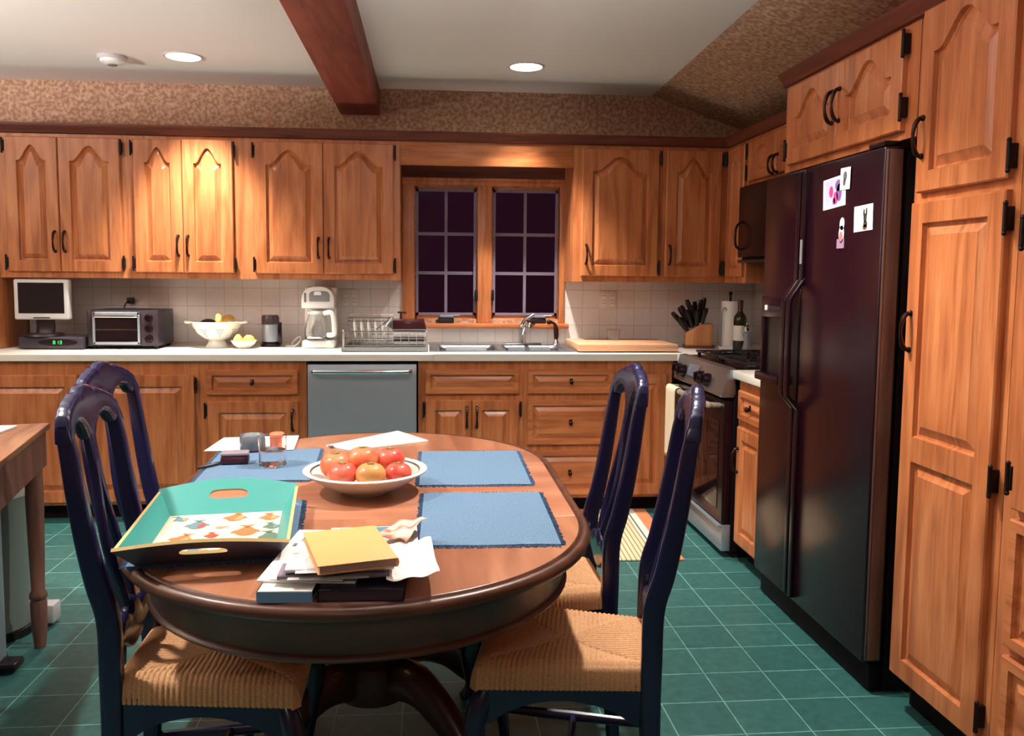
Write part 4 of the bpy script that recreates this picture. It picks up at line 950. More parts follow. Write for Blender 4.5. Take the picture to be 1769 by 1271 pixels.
# placemats
def placemat(cx, cy, rz, label, wx=.325, wy=.455):
    t = thing('placemat', label, 'placemat', (cx, cy, TZ + .0006), rz, 'blue placemats')
    def f(u, v):
        x = (u - .5) * wx; y = (v - .5) * wy
        return Vector((x, y, .0035 + .0006 * math.sin(31 * x + 5 * y) * math.sin(23 * y + rz * 9)))
    m = MB(); m.grid(f, 24, 32)
    m.box(-wx / 2, wx / 2, -wy / 2, wy / 2, .0, .0025)
    m.build('cloth', DENIM, t)
    fr_ = MB(); rnd = random.Random(int(cx * 1000) + 5)
    def strand(x, y, dx, dy):
        l = rnd.uniform(.007, .014); j = rnd.uniform(-.4, .4); p = Vector((x, y, .002)); d_ = Vector((dx - dy * j, dy + dx * j, 0)) * l; pr_ = Vector((-dy, dx, 0)) * .0016
        fr_.ring_loft([[p - pr_ + Vector((0, 0, -.0018)), p + pr_ + Vector((0, 0, -.0018)), p + Vector((0, 0, .0015))], [p + d_ - pr_ * .6 + Vector((0, 0, -.0018)), p + d_ + pr_ * .6 + Vector((0, 0, -.0018)), p + d_ + Vector((0, 0, rnd.uniform(-.001, .001)))]])
    for k in range(150):
        y = (k + .5) / 150 - .5
        strand(-wx / 2, y * wy, -1, 0); strand(wx / 2, y * wy, 1, 0)
    for k in range(110):
        x = (k + .5) / 110 - .5
        strand(x * wx, -wy / 2, 0, -1); strand(x * wx, wy / 2, 0, 1)
    tag(fr_.build('fringe', DENIMD, t, smooth=False), None, None, kind='stuff')
    return t
placemat(.142, 2.0, -.02, 'blue fringed placemat at the near right of the table, empty', .315, .445)
placemat(.137, 2.535, -.01, 'blue fringed placemat at the far right of the table, beside the fruit bowl', .32, .455)
placemat(-.470, 1.928, .105, 'blue fringed placemat under the teal tray', .33, .455)
placemat(-.515, 2.60, .06, 'blue fringed placemat under the water glass, at the far left of the table', .325, .44)

# fish tray
t = thing('serving_tray', 'teal serving tray printed with fish, two end handles', 'tray', (-.472, 1.868, TZ + .0052), .115)
bw, bl, tw_, tl, hh = .138, .168, .168, .232, .052
MB().box(-bw, bw, -bl, bl, 0, .006).build('floor', CREAM, t, smooth=False)
for s_ in (-1, 1):
    m = MB()
    for mi, (o, i) in enumerate(((0, 0),)):
        m.ring_loft([[Vector((s_ * bw, -bl, .0)), Vector((s_ * bw, bl, .0))], [Vector((s_ * tw_, -tl, hh)), Vector((s_ * tw_, tl, hh))]], False)
        m.mi = 1
        m.ring_loft([[Vector((s_ * (bw - .007), -bl + .006, .006)), Vector((s_ * (bw - .007), bl - .006, .006))], [Vector((s_ * (tw_ - .007), -tl + .006, hh)), Vector((s_ * (tw_ - .007), tl - .006, hh))]], False)
        m.mi = 2
        m.ring_loft([[Vector((s_ * tw_, -tl, hh)), Vector((s_ * tw_, tl, hh))], [Vector((s_ * (tw_ - .007), -tl + .006, hh)), Vector((s_ * (tw_ - .007), tl - .006, hh))]], False)
    m.build('side_wall', [TRAYOUT, TEAL, TRAYRIM], t, smooth=False, recalc=False)
for s_ in (-1, 1):
    N = 64
    sl_ = math.hypot(tl - bl, hh); ou, ov = (tl - bl) / sl_, hh / sl_
    def outer(k):
        # outline of end wall in (s,t)
        pts_ = [(-bw, 0), (bw, 0), (tw_, sl_)] + [(tw_ * (1 - 2 * j / 20), sl_ + .026 * math.sin(PI * j / 20) ** 1.0) for j in range(1, 20)] + [(-tw_, sl_)]
        return pts_
    poly = outer(0); ctr = (0, sl_ * .72)
    def ray(a):
        dx, dy = math.cos(a), math.sin(a); best = None
        for q in range(len(poly)):
            (x1, y1), (x2, y2) = poly[q], poly[(q + 1) % len(poly)]
            ex_, ey_ = x2 - x1, y2 - y1; den = dx * ey_ - dy * ex_
            if abs(den) < 1e-12: continue
            tt = ((x1 - ctr[0]) * ey_ - (y1 - ctr[1]) * ex_) / den; uu = ((x1 - ctr[0]) * dy - (y1 - ctr[1]) * dx) / den
            if tt > 0 and -1e-9 <= uu <= 1 + 1e-9 and (best is None or tt < best): best = tt
        return (ctr[0] + dx * best, ctr[1] + dy * best)
    angs = sorted([2 * PI * k / N for k in range(N)] + [math.atan2(y - ctr[1], x - ctr[0]) % (2 * PI) for x, y in ((-bw, 0), (bw, 0), (tw_, sl_), (-tw_, sl_))])
    def hole(a):
        c_, s2 = math.cos(a), math.sin(a)
        return (ctr[0] + .046 * math.copysign(abs(c_) ** .55, c_), ctr[1] - .004 + (.020 if s2 > 0 else .008) * math.copysign(abs(s2) ** .7, s2))
    O = [ray(a) for a in angs]; Hh = [hole(a) for a in angs]
    def P3(q, dep): # dep>0 inward
        return Vector((q[0], s_ * (bl + q[1] * ou - dep * ov), q[1] * ov + dep * ou))
    m = MB()
    m.mi = 0; m.ring_loft([[P3(q, 0) for q in O], [P3(q, 0) for q in Hh]], True, False, False)
    m.mi = 1; m.ring_loft([[P3(q, .007) for q in O], [P3(q, .007) for q in Hh]], True, False, False)
    m.mi = 2; m.ring_loft([[P3(q, 0) for q in O], [P3(q, .007) for q in O]], True, False, False); m.ring_loft([[P3(q, 0) for q in Hh], [P3(q, .007) for q in Hh]], True, False, False)
    m.build('end_wall', [TRAYOUT, TEAL, TRAYRIM], t, smooth=False, recalc=False)
fm = [mat('fish_orange', rgb(186, 108, 62), .5), mat('fish_blue', rgb(96, 124, 130), .5), mat('fish_red', rgb(168, 70, 60), .5), mat('fish_green', rgb(84, 108, 92), .5), mat('fish_tan', rgb(180, 140, 100), .5)]
fp = MB()
def fish(x, y, s_, an, m1, m2):
    def T(u, v): return Vector((x + s_ * (u * math.cos(an) - v * math.sin(an)), y + s_ * (u * math.sin(an) + v * math.cos(an)), .0066))
    fp.mi = m1
    body = [(math.cos(2 * PI * k / 20), .72 * math.sin(2 * PI * k / 20) * (1 if math.cos(2 * PI * k / 20) < .3 else .8)) for k in range(20)]
    fp.quad([T(u, v) for u, v in body])
    fp.quad([T(u, v) for u, v in ((.85, .12), (1.15, .28), (1.5, .62), (1.36, .05), (1.5, -.55), (1.15, -.24), (.85, -.12))])
    fp.quad([T(u, v) + Vector((0, 0, -.0002)) for u, v in ((-.4, .5), (-.3, .98), (.1, .92), (.5, .5))]); fp.quad([T(u, v) + Vector((0, 0, -.0002)) for u, v in ((-.3, -.5), (-.2, -.95), (.15, -.85), (.5, -.45))])
    fp.mi = m2
    fp.quad([T(u, v) + Vector((0, 0, .0003)) for u, v in ((-.9, -.1), (-.5, -.55), (.1, -.66), (.6, -.42), (.2, -.2), (-.4, -.05))])
U_ = PI / 2
for a in ((-.10, .13, .020, U_ + .5, 1, 4), (-.055, .075, .030, U_, 1, 2), (.025, .125, .030, U_ - .1, 0, 4), (.105, .115, .026, U_ + .1, 0, 4), (-.075, -.025, .028, U_ - .3, 0, 4), (-.012, -.01, .018, U_ + .1, 2, 2), (.06, .01, .034, U_, 0, 0), (.115, .04, .022, U_ + .2, 3, 1), (.118, -.035, .030, U_ + .2, 3, 3), (-.11, -.095, .022, U_ + 1.3, 4, 0), (-.03, -.12, .03, U_ + .3, 1, 4), (.06, -.115, .030, U_ + 1.2, 0, 2), (.0, .05, .012, 0.2, 4, 4)):
    fish(*a)
fp.build('fish_print', fm, t, smooth=False)

# fruit bowl with tomatoes
BX, BY = -.172, 2.265
t = thing('fruit_bowl', 'wide white stoneware bowl of tomatoes on the table', 'bowl', (BX, BY, TZ + .0003))
MB().lathe([(.0001, .0), (.062, .0), (.064, .006), (.10, .018), (.140, .042), (.158, .056), (.168, .060), (.169, .064), (.160, .067), (.152, .064), (.136, .048), (.095, .026), (.055, .014), (.0001, .012)], seg=64, cap=False).build('bowl', STONEWARE, t, ang=60)
MB().lathe([(.1495, .0625), (.1475, .0608), (.1462, .0598), (.1490, .0632)], seg=64, cap=False).build('painted_band', BLUEBAND, t)
TOMS = [(-.080, -.005, .076, .043, TOM1, 'orange red tomato at the back left of the white bowl'), (-.008, .01, .088, .044, TOM1, 'orange red tomato topmost in the middle of the white bowl'), (.066, .03, .082, .041, TOM2, 'red tomato at the back right of the white bowl'),
        (-.055, -.072, .066, .040, TOM2, 'blushed red tomato at the front left of the white bowl'), (.020, -.085, .066, .041, TOM3, 'yellow green unripe tomato at the front of the white bowl'), (.092, -.058, .064, .036, TOM2, 'bright red tomato at the front right of the white bowl')]
for x, y, z, r_, m_, lab in TOMS:
    q = thing('tomato', lab, 'tomato', (BX + x, BY + y, TZ + z), random.uniform(0, 6), 'tomatoes in the white bowl')
    tm = MB()
    def tf(u, v, r_=r_):
        th = 2 * PI * u; ph = PI * v; rr = r_ * (1 + .018 * math.cos(5 * th) * math.sin(ph) ** 2); z_ = math.cos(ph)
        z_ = z_ * .86 - (.12 * max(0, (z_ - .75) / .25) ** 2 if z_ > .75 else 0)
        return Vector((rr * math.sin(ph) * math.cos(th), rr * math.sin(ph) * math.sin(th), r_ * z_))
    tm.grid(tf, 28, 18); bmesh.ops.remove_doubles(tm.bm, verts=tm.bm.verts[:], dist=1e-5)
    tm.build('skin', m_, q, ang=80)
    cx_ = MB()
    for k in range(5):
        an = 2 * PI * k / 5; cx_.sweep([(0, 0, r_ * .74), (.007 * math.cos(an), .007 * math.sin(an), r_ * .78), (.014 * math.cos(an), .014 * math.sin(an), r_ * .80)], [(.002, .001), (.003, .001), (.0006, .0006)], n=6)
    cx_.build('calyx', mat('calyx_green', rgb(110, 110, 60), .7), q)

# papers and small things at the far end
def sheet(name, label, cat, pts, z, th=.0008, m=PAPER, lift=0):
    mb = MB(); c_ = [Vector((x, y, 0)) for x, y in pts]
    def f(u, v): return (c_[0] * (1 - u) + c_[1] * u) * (1 - v) + (c_[3] * (1 - u) + c_[2] * u) * v + Vector((0, 0, z + lift * (abs(u - .5) * 2) ** 3 * (1 - v)))
    N_ = 10; top = [[f(i / N_, j / N_) for j in range(N_ + 1)] for i in range(N_ + 1)]
    mb.grid(f, N_, N_)
    o = mb.build(name, m); s2 = o.modifiers.new('thick', 'SOLIDIFY'); s2.thickness = th; s2.offset = 1 if mb is None else -1
    o.data.materials.clear(); o.data.materials.append(m)
    return tag(o, label, cat)
sheet('paper_sheet', 'white sheet of paper hanging over the far left edge of the table', 'paper', [(-.745, 2.79), (-.452, 2.80), (-.472, 3.05), (-.735, 3.02)], TZ + .0072, .0012)
t = thing('notepad', 'white pad of paper lying at the far end of the table', 'notepad', (0, 0, TZ + .0005))
MB().prism([(-.353, 2.875), (-.262, 2.80), (.0, 2.945), (-.115, 3.135)], 'z', .0, .005, .0005).build('pad', PAPER, t, smooth=False)
MB().box(-.345, -.325, 2.842, 2.862, .0052, .009, .002).build('clip', GREYPL, t)
t = thing('water_glass', 'clear tumbler half full of water on the far left placemat', 'glass', (-.48, 2.575, TZ + .0052)); tumbler(t, .039, .043, .092, .05)
t = thing('candle_jar', 'small grey glass jar left of the water glass', 'jar', (-.59, 2.80, TZ + .0082))
MB().lathe([(.0001, 0), (.036, 0), (.04, .006), (.04, .048), (.037, .052), (.034, .05), (.034, .012), (.0001, .01)], seg=36, cap=False).build('jar', mat('grey_jar_glass', rgb(150, 156, 164), .1, trans=.6), t, ang=60)
MB().lathe([(.0001, .012), (.0335, .012), (.0335, .036), (.0001, .036)], seg=30, cap=False).build('filling', GREYPL, t)
t = thing('orange_cap', 'orange pink bottle cap behind the water glass', 'cap', (-.513, 2.835, TZ + .0082))
MB().lathe([(.0001, 0), (.024, 0), (.026, .004), (.026, .046), (.022, .05), (.0001, .05)], seg=30, cap=False).build('cap', mat('orange_plastic', rgb(226, 122, 84), .45), t)
t = thing('glasses_case', 'small dark maroon case with a grey lid on the far left placemat', 'case', (-.603, 2.615, TZ + .0052), .12)
MB().box(-.042, .042, -.026, .026, 0, .024, .006).build('body', mat('maroon_case', rgb(58, 22, 32), .4), t)
MB().box(-.042, .042, -.024, .028, .0245, .036, .005).build('lid', mat('case_lid', rgb(132, 122, 134), .35), t)
t = thing('pen', 'dark pen with a silver end pointing at the maroon case', 'pen', (-.665, 2.565, TZ + .0105), .95)
MB().sweep([(-.05, 0, 0), (-.045, 0, 0), (.03, 0, 0)], [(.002, .002), (.005, .005), (.005, .005)], n=10).build('barrel', DARKPL, t)
MB().sweep([(.0305, 0, 0), (.055, 0, 0), (.06, 0, 0)], [(.0048, .0048), (.0045, .0045), (.002, .002)], n=10).build('cap', CHROME, t)

# books and mail at the near end
def book(name, label, cat, cx, cy, rz, w_, d_, z0, h, cover, pages=PAGES, cth=.0018, top=None):
    t = thing(name, label, cat, (cx, cy, z0), rz)
    MB().box(-w_ / 2 + .003, w_ / 2 - .003, -d_ / 2 + .003, d_ / 2 - .003, cth, h - cth).build('pages', pages, t, smooth=False)
    c_ = MB(); c_.box(-w_ / 2, w_ / 2, -d_ / 2, d_ / 2, 0, cth); c_.box(-w_ / 2, w_ / 2, -d_ / 2, d_ / 2, h - cth, h); c_.box(-w_ / 2, -w_ / 2 + .002, -d_ / 2, d_ / 2, 0, h)
    c_.build('cover', cover, t, smooth=False)
    return t
Zt = TZ + .0006
bk = book('book', 'thick book with a blue spine and white cover, at the bottom left of the pile', 'book', -.252, 1.648, -.05, .100, .325, Zt, .0215, PAPER, BINDERBLUE)
bm2 = MB(); bm2.box(-.0505, .0505, -.1632, -.1600, .0, .0195); bm2.build('spine', BINDERBLUE, bk, smooth=False)
book('book', 'dark navy book at the bottom right of the pile on the table', 'book', -.118, 1.640, -.03, .158, .315, Zt, .0215, NAVY, mat('dark_pages', rgb(70, 52, 64), .6))
z = Zt + .022
t = thing('magazine', 'white magazine with small black pictures lying in the pile', 'magazine', (-.205, 1.66, z), -.10)
MB().box(-.10, .085, -.14, .17, 0, .0045, .001).build('pages', PAPER, t, smooth=False)
m = MB(); m.box(-.075, -.055, .09, .14, .0046, .0050); m.box(-.085, -.065, .055, .075, .0046, .005); m.build('photo', GREYPL, t, smooth=False)
z += .005
t = thing('magazine', 'magazine with a blue cover picture sticking out at the back of the pile', 'magazine', (-.105, 1.70, z), .04)
MB().box(-.105, .085, -.13, .135, 0, .0045, .001).build('pages', PAPER, t, smooth=False)
m = MB(); m.box(-.085, .07, .06, .13, .0046, .005); m.build('photo', mat('teal_photo', rgb(70, 118, 136), .5), t, smooth=False)
t2 = thing('leaflet', 'orange and white leaflet under the mustard notebook', 'leaflet', (-.205, 1.62, z + .0056), -.10)
MB().box(-.075, .06, -.115, .10, 0, .002).build('sheet', PAPER, t2, smooth=False)
m = MB(); m.prism([(-.045, -.10), (.055, -.10), (.055, .09), (.01, .09)], 'z', .0021, .0025); m.build('photo', mat('orange_brown_photo', rgb(176, 104, 76), .5), t2, smooth=False)
m = MB(); m.prism([(-.02, -.085), (.03, -.085), (.035, -.05), (-.01, -.04)], 'z', .0026, .003); m.prism([(.0, -.02), (.045, -.03), (.045, .0), (.01, .02)], 'z', .0026, .003); m.build('photo_detail', mat('peach_photo', rgb(232, 184, 146), .5), t2, smooth=False)
# folded newspapers along the front
def folded(name, label, cx, cy, z0, rz, w_, d_, th, m_, lip):
    t = thing(name, label, 'newspaper', (cx, cy, z0), rz)
    rings = []
    for k in range(15):
        x = -w_ / 2 + w_ * k / 14; wob = .0025 * math.sin(3.1 * k / 2.2)
        sec = []
        for q in range(14):
            a_ = PI / 2 + PI * q / 13
            sec.append(Vector((x, -d_ / 2 + th / 2 + th / 2 * math.cos(a_) * 1.2, th / 2 + wob * .4 + th / 2 * math.sin(a_) * (1 - .1 * math.sin(k)))))
        sec += [Vector((x, d_ / 2, .0005)), Vector((x, d_ / 2, th * .9))]
        rings.append(sec)
    MB().ring_loft(rings).build('fold', m_, t, ang=50)
    l = MB(); l.sweep([(-w_ / 2 + .02, -d_ / 2 - .002, th * .55), (w_ * .1, -d_ / 2 - .004, th * .5), (w_ * .32, -d_ / 2 - .003, th * .45)], [(.012, .0012), (.010, .0012), (.006, .001)], n=8, up=(0, 1, 0)); l.build('inner_sheet', lip, t)
    return t
NEWS = woven('newsprint', rgb(226, 222, 220), rgb(196, 192, 196), 90)
folded('newspaper', 'lower folded newspaper at the front of the pile', -.175, 1.545, z + .0058, .02, .205, .07, .010, mat('grey_newsprint', rgb(120, 110, 124), .7), NEWS)
folded('newspaper', 'upper folded newspaper at the front of the pile, under the notebook', -.165, 1.552, z + .0175, .05, .20, .075, .009, NEWS, NEWS)
def crumple(label, cx, cy, z0, rz, w_, d_, up_, m_, mlab='sheet'):
    t = thing('mail_sheet', label, 'paper', (cx, cy, z0), rz)
    g = MB(); rnd = random.Random(int(cx * 999)); ph = rnd.uniform(0, 6)
    g.grid(lambda u, v: Vector(((u - .5) * w_, (v - .5) * d_ + .008 * math.sin(5 * u + ph), .001 + up_ * u * u * (.5 + .5 * math.sin(3 * v + ph)) + .003 * (1 + math.sin(11 * u + 7 * v + ph)))), 16, 16)
    o = g.build('sheet', m_, t); sm_ = o.modifiers.new('thick', 'SOLIDIFY'); sm_.thickness = .0008; sm_.offset = 1
    return t
crumple('crumpled white envelope sticking out at the right of the pile', -.035, 1.60, z + .0062, .08, .10, .21, .010, PAPER)
crumple('curled brown and cream flyer standing up behind the mustard notebook', -.055, 1.755, z + .0155, -.35, .075, .13, .018, woven('flyer_print', rgb(224, 200, 184), rgb(150, 96, 76), 26))
# notebook on top
t = thing('notebook', 'mustard yellow notebook on top of the pile', 'notebook', (-.155, 1.592, z + .0285), .27)
MB().box(-.070, .070, -.104, .104, .0015, .0135).build('pages', mat('notebook_pages', rgb(176, 140, 128), .8), t, smooth=False)
c_ = MB(); c_.box(-.0735, .0735, -.106, .106, .0138, .016, .0007); c_.box(-.0735, .0735, -.106, .106, -.0008, .0012, .0005); c_.sweep([(.073, -.105, .0076), (.073, .105, .0076)], [(.0085, .0035)] * 2, n=10, up=(0, 0, 1)); c_.build('cover', MUSTARD, t)

# ------------------------------------------------------------------ chairs
def make_chair():
    t = thing('dining_chair', 'x', 'chair', (0, 0, 0))
    SH = .46
    # rear stiles (local: x across, +y towards the table)
    sp = [(.140, -.205, .0), (.140, -.192, .18), (.140, -.186, .36), (.140, -.186, .48), (.140, -.189, .60), (.141, -.210, .68), (.143, -.228, .77), (.144, -.245, .875), (.143, -.257, .96), (.141, -.264, 1.0), (.138, -.266, 1.022)]
    sr = [(.014, .018), (.015, .020), (.016, .023), (.016, .024), (.015, .024), (.0135, .023), (.013, .022), (.0125, .020), (.0125, .018), (.0125, .016), (.012, .014)]
    for s_ in (-1, 1):
        pts = catmull([(s_ * x, y, z) for x, y, z in sp], 5); rr = lerp_list(sr, 5)
        MB().sweep(pts, rr, n=20, up=(1, 0, 0), ex=.38).build('back_post', CHAIRBLUE, t, ang=50)
    # crest rail
    def interp(tab, x):
        for (a, b), (c, d) in zip(tab, tab[1:]):
            if a <= x <= c:
                q = (x - a) / (c - a); q = q * q * (3 - 2 * q); return b + (d - b) * q
        return tab[-1][1]
    topz = [(0, 1.095), (.026, 1.091), (.042, 1.079), (.056, 1.081), (.085, 1.072), (.115, 1.061), (.138, 1.046), (.149, 1.024), (.1565, .993)]
    botz = [(0, .962), (.014, .965), (.028, .990), (.050, 1.012), (.076, 1.018), (.100, 1.012), (.122, .985), (.1565, .985)]
    rings = []
    for k in range(49):
        x = -.156 * math.cos(PI * (.06 + .88 * k / 48)) / math.cos(PI * .06); ax = abs(x); zt, zb = interp(topz, ax), interp(botz, ax)
        y0 = -.269 - .014 * (1 - (ax / .157) ** 2); zc_ = (zt + zb) / 2; hh_ = (zt - zb) / 2; ring = []
        for q in range(16):
            a = 2 * PI * (q + .5) / 16; c_, s2 = math.cos(a), math.sin(a)
            zz = zc_ + hh_ * math.copysign(abs(s2) ** .5, s2)
            ring.append(Vector((x, y0 + (1.06 - zz) * .10 + .0175 * math.copysign(abs(c_) ** .55, c_), zz)))
        rings.append(ring)
    MB().ring_loft(rings).build('crest_rail', CHAIRBLUE, t, ang=50)
    # pierced splat
    def yb(z):
        tb = [(.0, -.186), (.56, -.187), (.60, -.190), (.68, -.212), (.77, -.232), (.875, -.251), (.96, -.264), (1.10, -.272)]
        for (a, b), (c, d) in zip(tb, tb[1:]):
            if a <= z <= c: return b + (d - b) * (z - a) / (c - a) - .004
        return -.276
    cl = MB()
    L_ = [(.006, 1.01), (.006, .96), (.005, .91), (.009, .865), (.019, .81), (.029, .75), (.031, .69), (.024, .63), (.015, .585), (.012, .555)]
    R_ = [(.018, .011), (.011, .011), (.008, .011), (.0085, .011), (.0085, .011), (.009, .011), (.0095, .011), (.010, .011), (.012, .011), (.015, .011)]
    for s_ in (-1, 1):
        pts = catmull([(s_ * x, yb(z), z) for x, z in L_], 5); cl.sweep(pts, lerp_list(R_, 5), n=10, up=(1, 0, 0), ex=.65)
    cl.build('splat', CHAIRBLUE, t, ang=50)
    # shaped lower rail
    tz = [(0, .600), (.018, .596), (.032, .574), (.055, .582), (.08, .574), (.105, .556), (.14, .55)]
    rings = []
    for k in range(41):
        x = -.138 + .276 * k / 40; ax = abs(x); zt = interp(tz, ax); zb = .512 + .012 * (ax / .14) ** 2 - .035 * math.exp(-(ax / .05) ** 2); zc_, hh_ = (zt + zb) / 2, (zt - zb) / 2
        rings.append([Vector((x, yb(zc_) + .002 + .017 * math.copysign(abs(math.cos(a)) ** .7, math.cos(a)), zc_ + hh_ * math.copysign(abs(math.sin(a)) ** .6, math.sin(a)))) for a in [2 * PI * (q + .5) / 14 for q in range(14)]])
    MB().ring_loft(rings).build('lower_back_rail', CHAIRBLUE, t, ang=50)
    # rush seat
    def seatf(u, v):
        s1, s2 = u * 2.3 - 1.15, v * 2.3 - 1.15
        cu, cv = max(-1, min(1, s1)), max(-1, min(1, s2))
        m_ = max(abs(s1), abs(s2)); ov = max(0, m_ - 1) / .15
        y = -.178 + (cv + 1) / 2 * .385; hw = .134 + (cv + 1) / 2 * .052; x = cu * hw
        mm = max(abs(cu), abs(cv))
        zz = .470 - .014 * (1 - mm ** 2) - (.012 * max(0, (mm - .85) / .15) ** 2)
        if abs(s1) > abs(s2): tcoord = y; nx, ny = (1 if s1 > 0 else -1), 0
        else: tcoord = x; nx, ny = 0, (1 if s2 > 0 else -1)
        rid = .0055 * math.sqrt(abs(math.sin(PI * tcoord / .0118 + .35 * math.sin(30 * (x + y)))))
        if ov > 0:
            a = ov * PI / 2; x += nx * (.011 * math.sin(a) + rid * math.sin(a)); y += ny * (.011 * math.sin(a) + rid * math.sin(a)); zz -= .046 * (1 - math.cos(a))
        zz += rid * (1 if ov == 0 else max(0, 1 - ov))
        zz -= .004 * math.exp(-((abs(cu) - abs(cv)) / .02) ** 2) if mm > .12 else 0
        return Vector((x, y, zz))
    MB().grid(seatf, 190, 190).build('seat', RUSH, t, ang=100)
    b_ = MB(); b_.ring_loft([[Vector(p) for p in ((-.128, -.17, .40), (.128, -.17, .40), (.178, .200, .40), (-.178, .200, .40))], [Vector(p) for p in ((-.128, -.17, .445), (.128, -.17, .445), (.178, .200, .445), (-.178, .200, .445))]])
    b_.build('seat_frame', CHAIRBLUE, t, smooth=False)
    # scalloped aprons
    def apron(p0, p1):
        p0, p1 = Vector(p0), Vector(p1); d_ = (p1 - p0); n_ = Vector((-d_.y, d_.x, 0)).normalized() * .009; rings = []
        for k in range(25):
            q = k / 24; z0_ = .330 + .055 * math.sin(PI * min(1, max(0, (q - .06) / .88))) ** .6
            p = p0 + d_ * q; rings.append([p - n_ + Vector((0, 0, z0_)), p + n_ + Vector((0, 0, z0_)), p + n_ + Vector((0, 0, .425)), p - n_ + Vector((0, 0, .425))])
        return MB().ring_loft(rings).build('apron', CHAIRBLUE, t, smooth=False)
    apron((-.172, .198, 0), (.172, .198, 0)); apron((-.141, -.16, 0), (-.183, .19, 0)); apron((.141, -.16, 0), (.183, .19, 0))
    # cabriole front legs
    for s_ in (-1, 1):
        pts = catmull([(s_ * .162, .178, .422), (s_ * .180, .200, .37), (s_ * .188, .212, .30), (s_ * .175, .198, .19), (s_ * .163, .185, .09), (s_ * .167, .19, .035), (s_ * .173, .198, .012), (s_ * .173, .198, .001)], 5)
        MB().sweep(pts, lerp_list([(.018, .018), (.026, .026), (.025, .025), (.018, .018), (.0135, .0135), (.016, .016), (.024, .024), (.022, .022)], 5), n=14).build('front_leg', CHAIRBLUE, t, ang=50)
    for s_ in (-1, 1): MB().sweep([(s_ * .150, -.19, .17), (s_ * .16, 0, .17), (s_ * .173, .195, .17)], [(.009, .011), (.013, .015), (.009, .011)], n=10).build('stretcher', CHAIRBLUE, t)
    MB().sweep([(-.16, .0, .17), (0, .0, .17), (.16, .0, .17)], [(.009, .011), (.013, .015), (.009, .011)], n=10).build('stretcher', CHAIRBLUE, t)
    return t
ch = make_chair()
CH = [(.354, 1.948, PI / 2 - .22, 'navy rush seat chair at the near right of the table'), (.325, 2.378, PI / 2 + .015, 'navy rush seat chair at the far right of the table'),
      (-.502, 1.94, -PI / 2 + .02, 'navy rush seat chair at the near left of the table'), (-.655, 2.41, -PI / 2 - .12, 'navy rush seat chair at the far left, behind the near left chair')]
for k, (x, y, rz, lab) in enumerate(CH):
    o = ch if k == 0 else dup(ch)
    o.location = (x, y, 0); o.rotation_euler = (0, 0, rz); o['label'] = lab; o['group'] = 'navy dining chairs around the table'

# ------------------------------------------------------------------ rug
rm = mat('striped_rug', rgb(230, 214, 180), .95, spec=.1); nt = rm.node_tree
tc = nt.nodes.new('ShaderNodeTexCoord'); sx = nt.nodes.new('ShaderNodeSeparateXYZ'); nt.links.new(tc.outputs['Object'], sx.inputs[0])
mr = nt.nodes.new('ShaderNodeMapRange'); mr.inputs['From Min'].default_value = -.215; mr.inputs['From Max'].default_value = .215; nt.links.new(sx.outputs[0], mr.inputs[0])
O_, Wh, Gr, Cr, Cd = rgb(206, 130, 92), rgb(222, 216, 196), rgb(92, 100, 92), rgb(204, 188, 154), rgb(140, 122, 98)
half = [(0, O_), (.17, Wh), (.25, Gr), (.275, Wh), (.29, Cd), (.305, Cr), (.345, Cd), (.36, Cr), (.40, Cd), (.415, Cr), (.455, Cd), (.47, Cr)]
st = half + [(.51, Cd), (.525, Cr), (.565, Cd), (.58, Cr), (.62, Cd), (.635, Cr), (.675, Cd), (.69, Cr), (.70, Wh), (.725, Gr), (.75, Wh), (.83, O_)]
r = ramp(nt, st); r.color_ramp.interpolation = 'CONSTANT'; nt.links.new(mr.outputs[0], r.inputs[0]); nt.links.new(r.outputs[0], nt.nodes['Principled BSDF'].inputs['Base Color'])
rg = MB(); rg.box(-.215, .215, -.43, .43, .001, .009, .002); rg = rg.build('rug', rm)
rg.location = (1.02, 4.19, 0); rg.rotation_euler = (0, 0, -.04)
tag(rg, 'orange and cream striped rug on the green floor before the sink', 'rug')

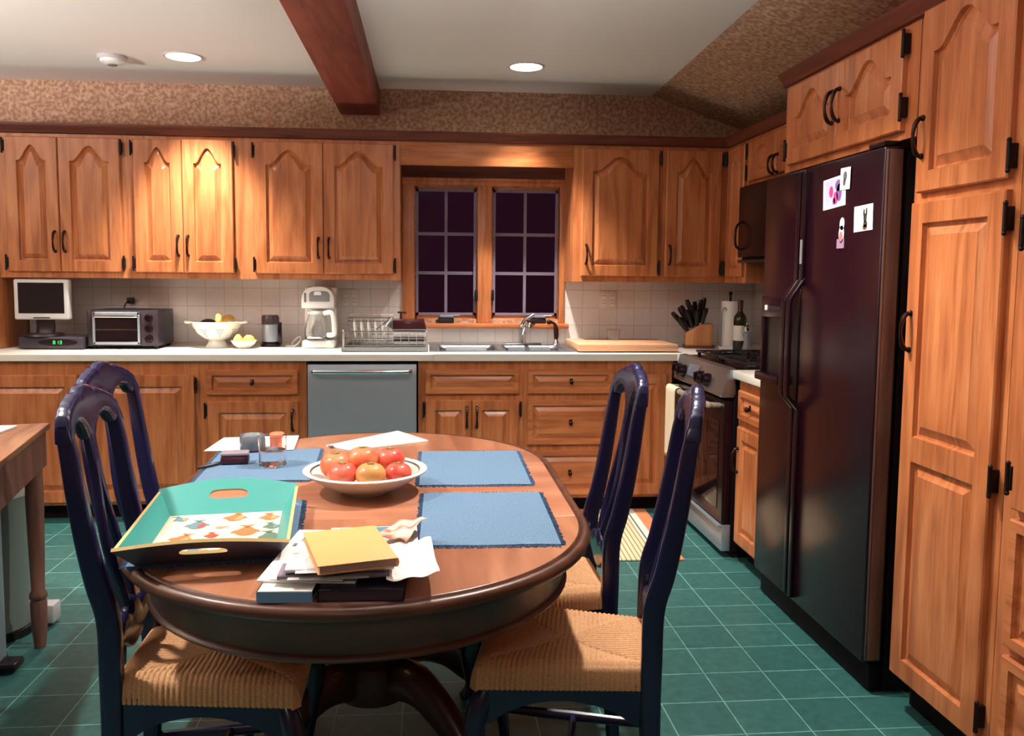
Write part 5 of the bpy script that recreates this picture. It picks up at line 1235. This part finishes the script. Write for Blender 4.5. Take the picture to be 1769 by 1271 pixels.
# ------------------------------------------------------------------ left side: worn table, bins
t = thing('side_table', 'worn pine table with a turned leg, at the left edge', 'table', (-1.362, 3.08, 0), .218)
H_ = .805
MB().box(-.70, 0, -1.2, 0, H_ - .022, H_, .004).build('table_top', PINE, t)
ap = MB(); ap.box(-.034, -.012, -1.17, -.014, H_ - .15, H_ - .0221); ap.box(-.68, -.034, -.036, -.014, H_ - .15, H_ - .0221); ap.build('apron', PINE_LEG, t, smooth=False)
for x, y in ((-.046, -.06), (-.64, -.06), (-.64, -1.13), (-.046, -1.13)):
    g = MB(); g.lathe([(.030, H_ - .1505), (.028, H_ - .17), (.030, .55), (.026, .35), (.022, .21), (.029, .20), (.03, .185), (.024, .178), (.028, .165), (.026, .08), (.019, .0005)], (x, y, 0), 20); g.build('leg', PINE_LEG, t, ang=50)
tag(MB().box(-1.62, -1.43, 2.75, 2.985, H_ + .0005, H_ + .008, .001).build('paper_stack', PAPER, smooth=False), 'white papers lying on the worn pine table', 'paper')
t = thing('trash_can', 'tall grey green trash can with a white lid behind the pine table leg', 'trash can', (-1.63, 3.15, 0))
MB().lathe([(.0001, .03), (.138, .03), (.142, .035), (.146, .52), (.146, .525), (.0001, .525)], seg=40, cap=False).build('body', mat('greyish_steel_paint', rgb(132, 142, 136), .4, .3), t)
MB().lathe([(.148, .0005), (.15, .03), (.138, .032), (.0001, .032)], seg=40, cap=False).build('base_ring', BLACKRUB, t)
MB().lathe([(.150, .526), (.152, .545), (.14, .575), (.08, .59), (.0001, .593)], seg=40, cap=False).build('lid', mat('lid_white', rgb(198, 196, 190), .4), t)
MB().box(.135, .21, .03, .10, .012, .085, .008).build('pedal', mat('pedal_white', rgb(190, 186, 190), .45), t)
t = thing('step_bin', 'stainless step bin with a black pedal at the left edge', 'trash can', (-1.60, 2.82, 0))
MB().lathe([(.0001, .03), (.165, .03), (.165, .55), (.155, .56), (.0001, .56)], seg=40, cap=False).build('body', STEEL, t)
MB().lathe([(.168, .0005), (.168, .03), (.0001, .031)], seg=40, cap=False).build('base_ring', BLACKRUB, t)
MB().box(.15, .225, -.03, .045, .012, .04, .012).build('pedal', mat('pedal_black', rgb(40, 32, 40), .25, .4), t)
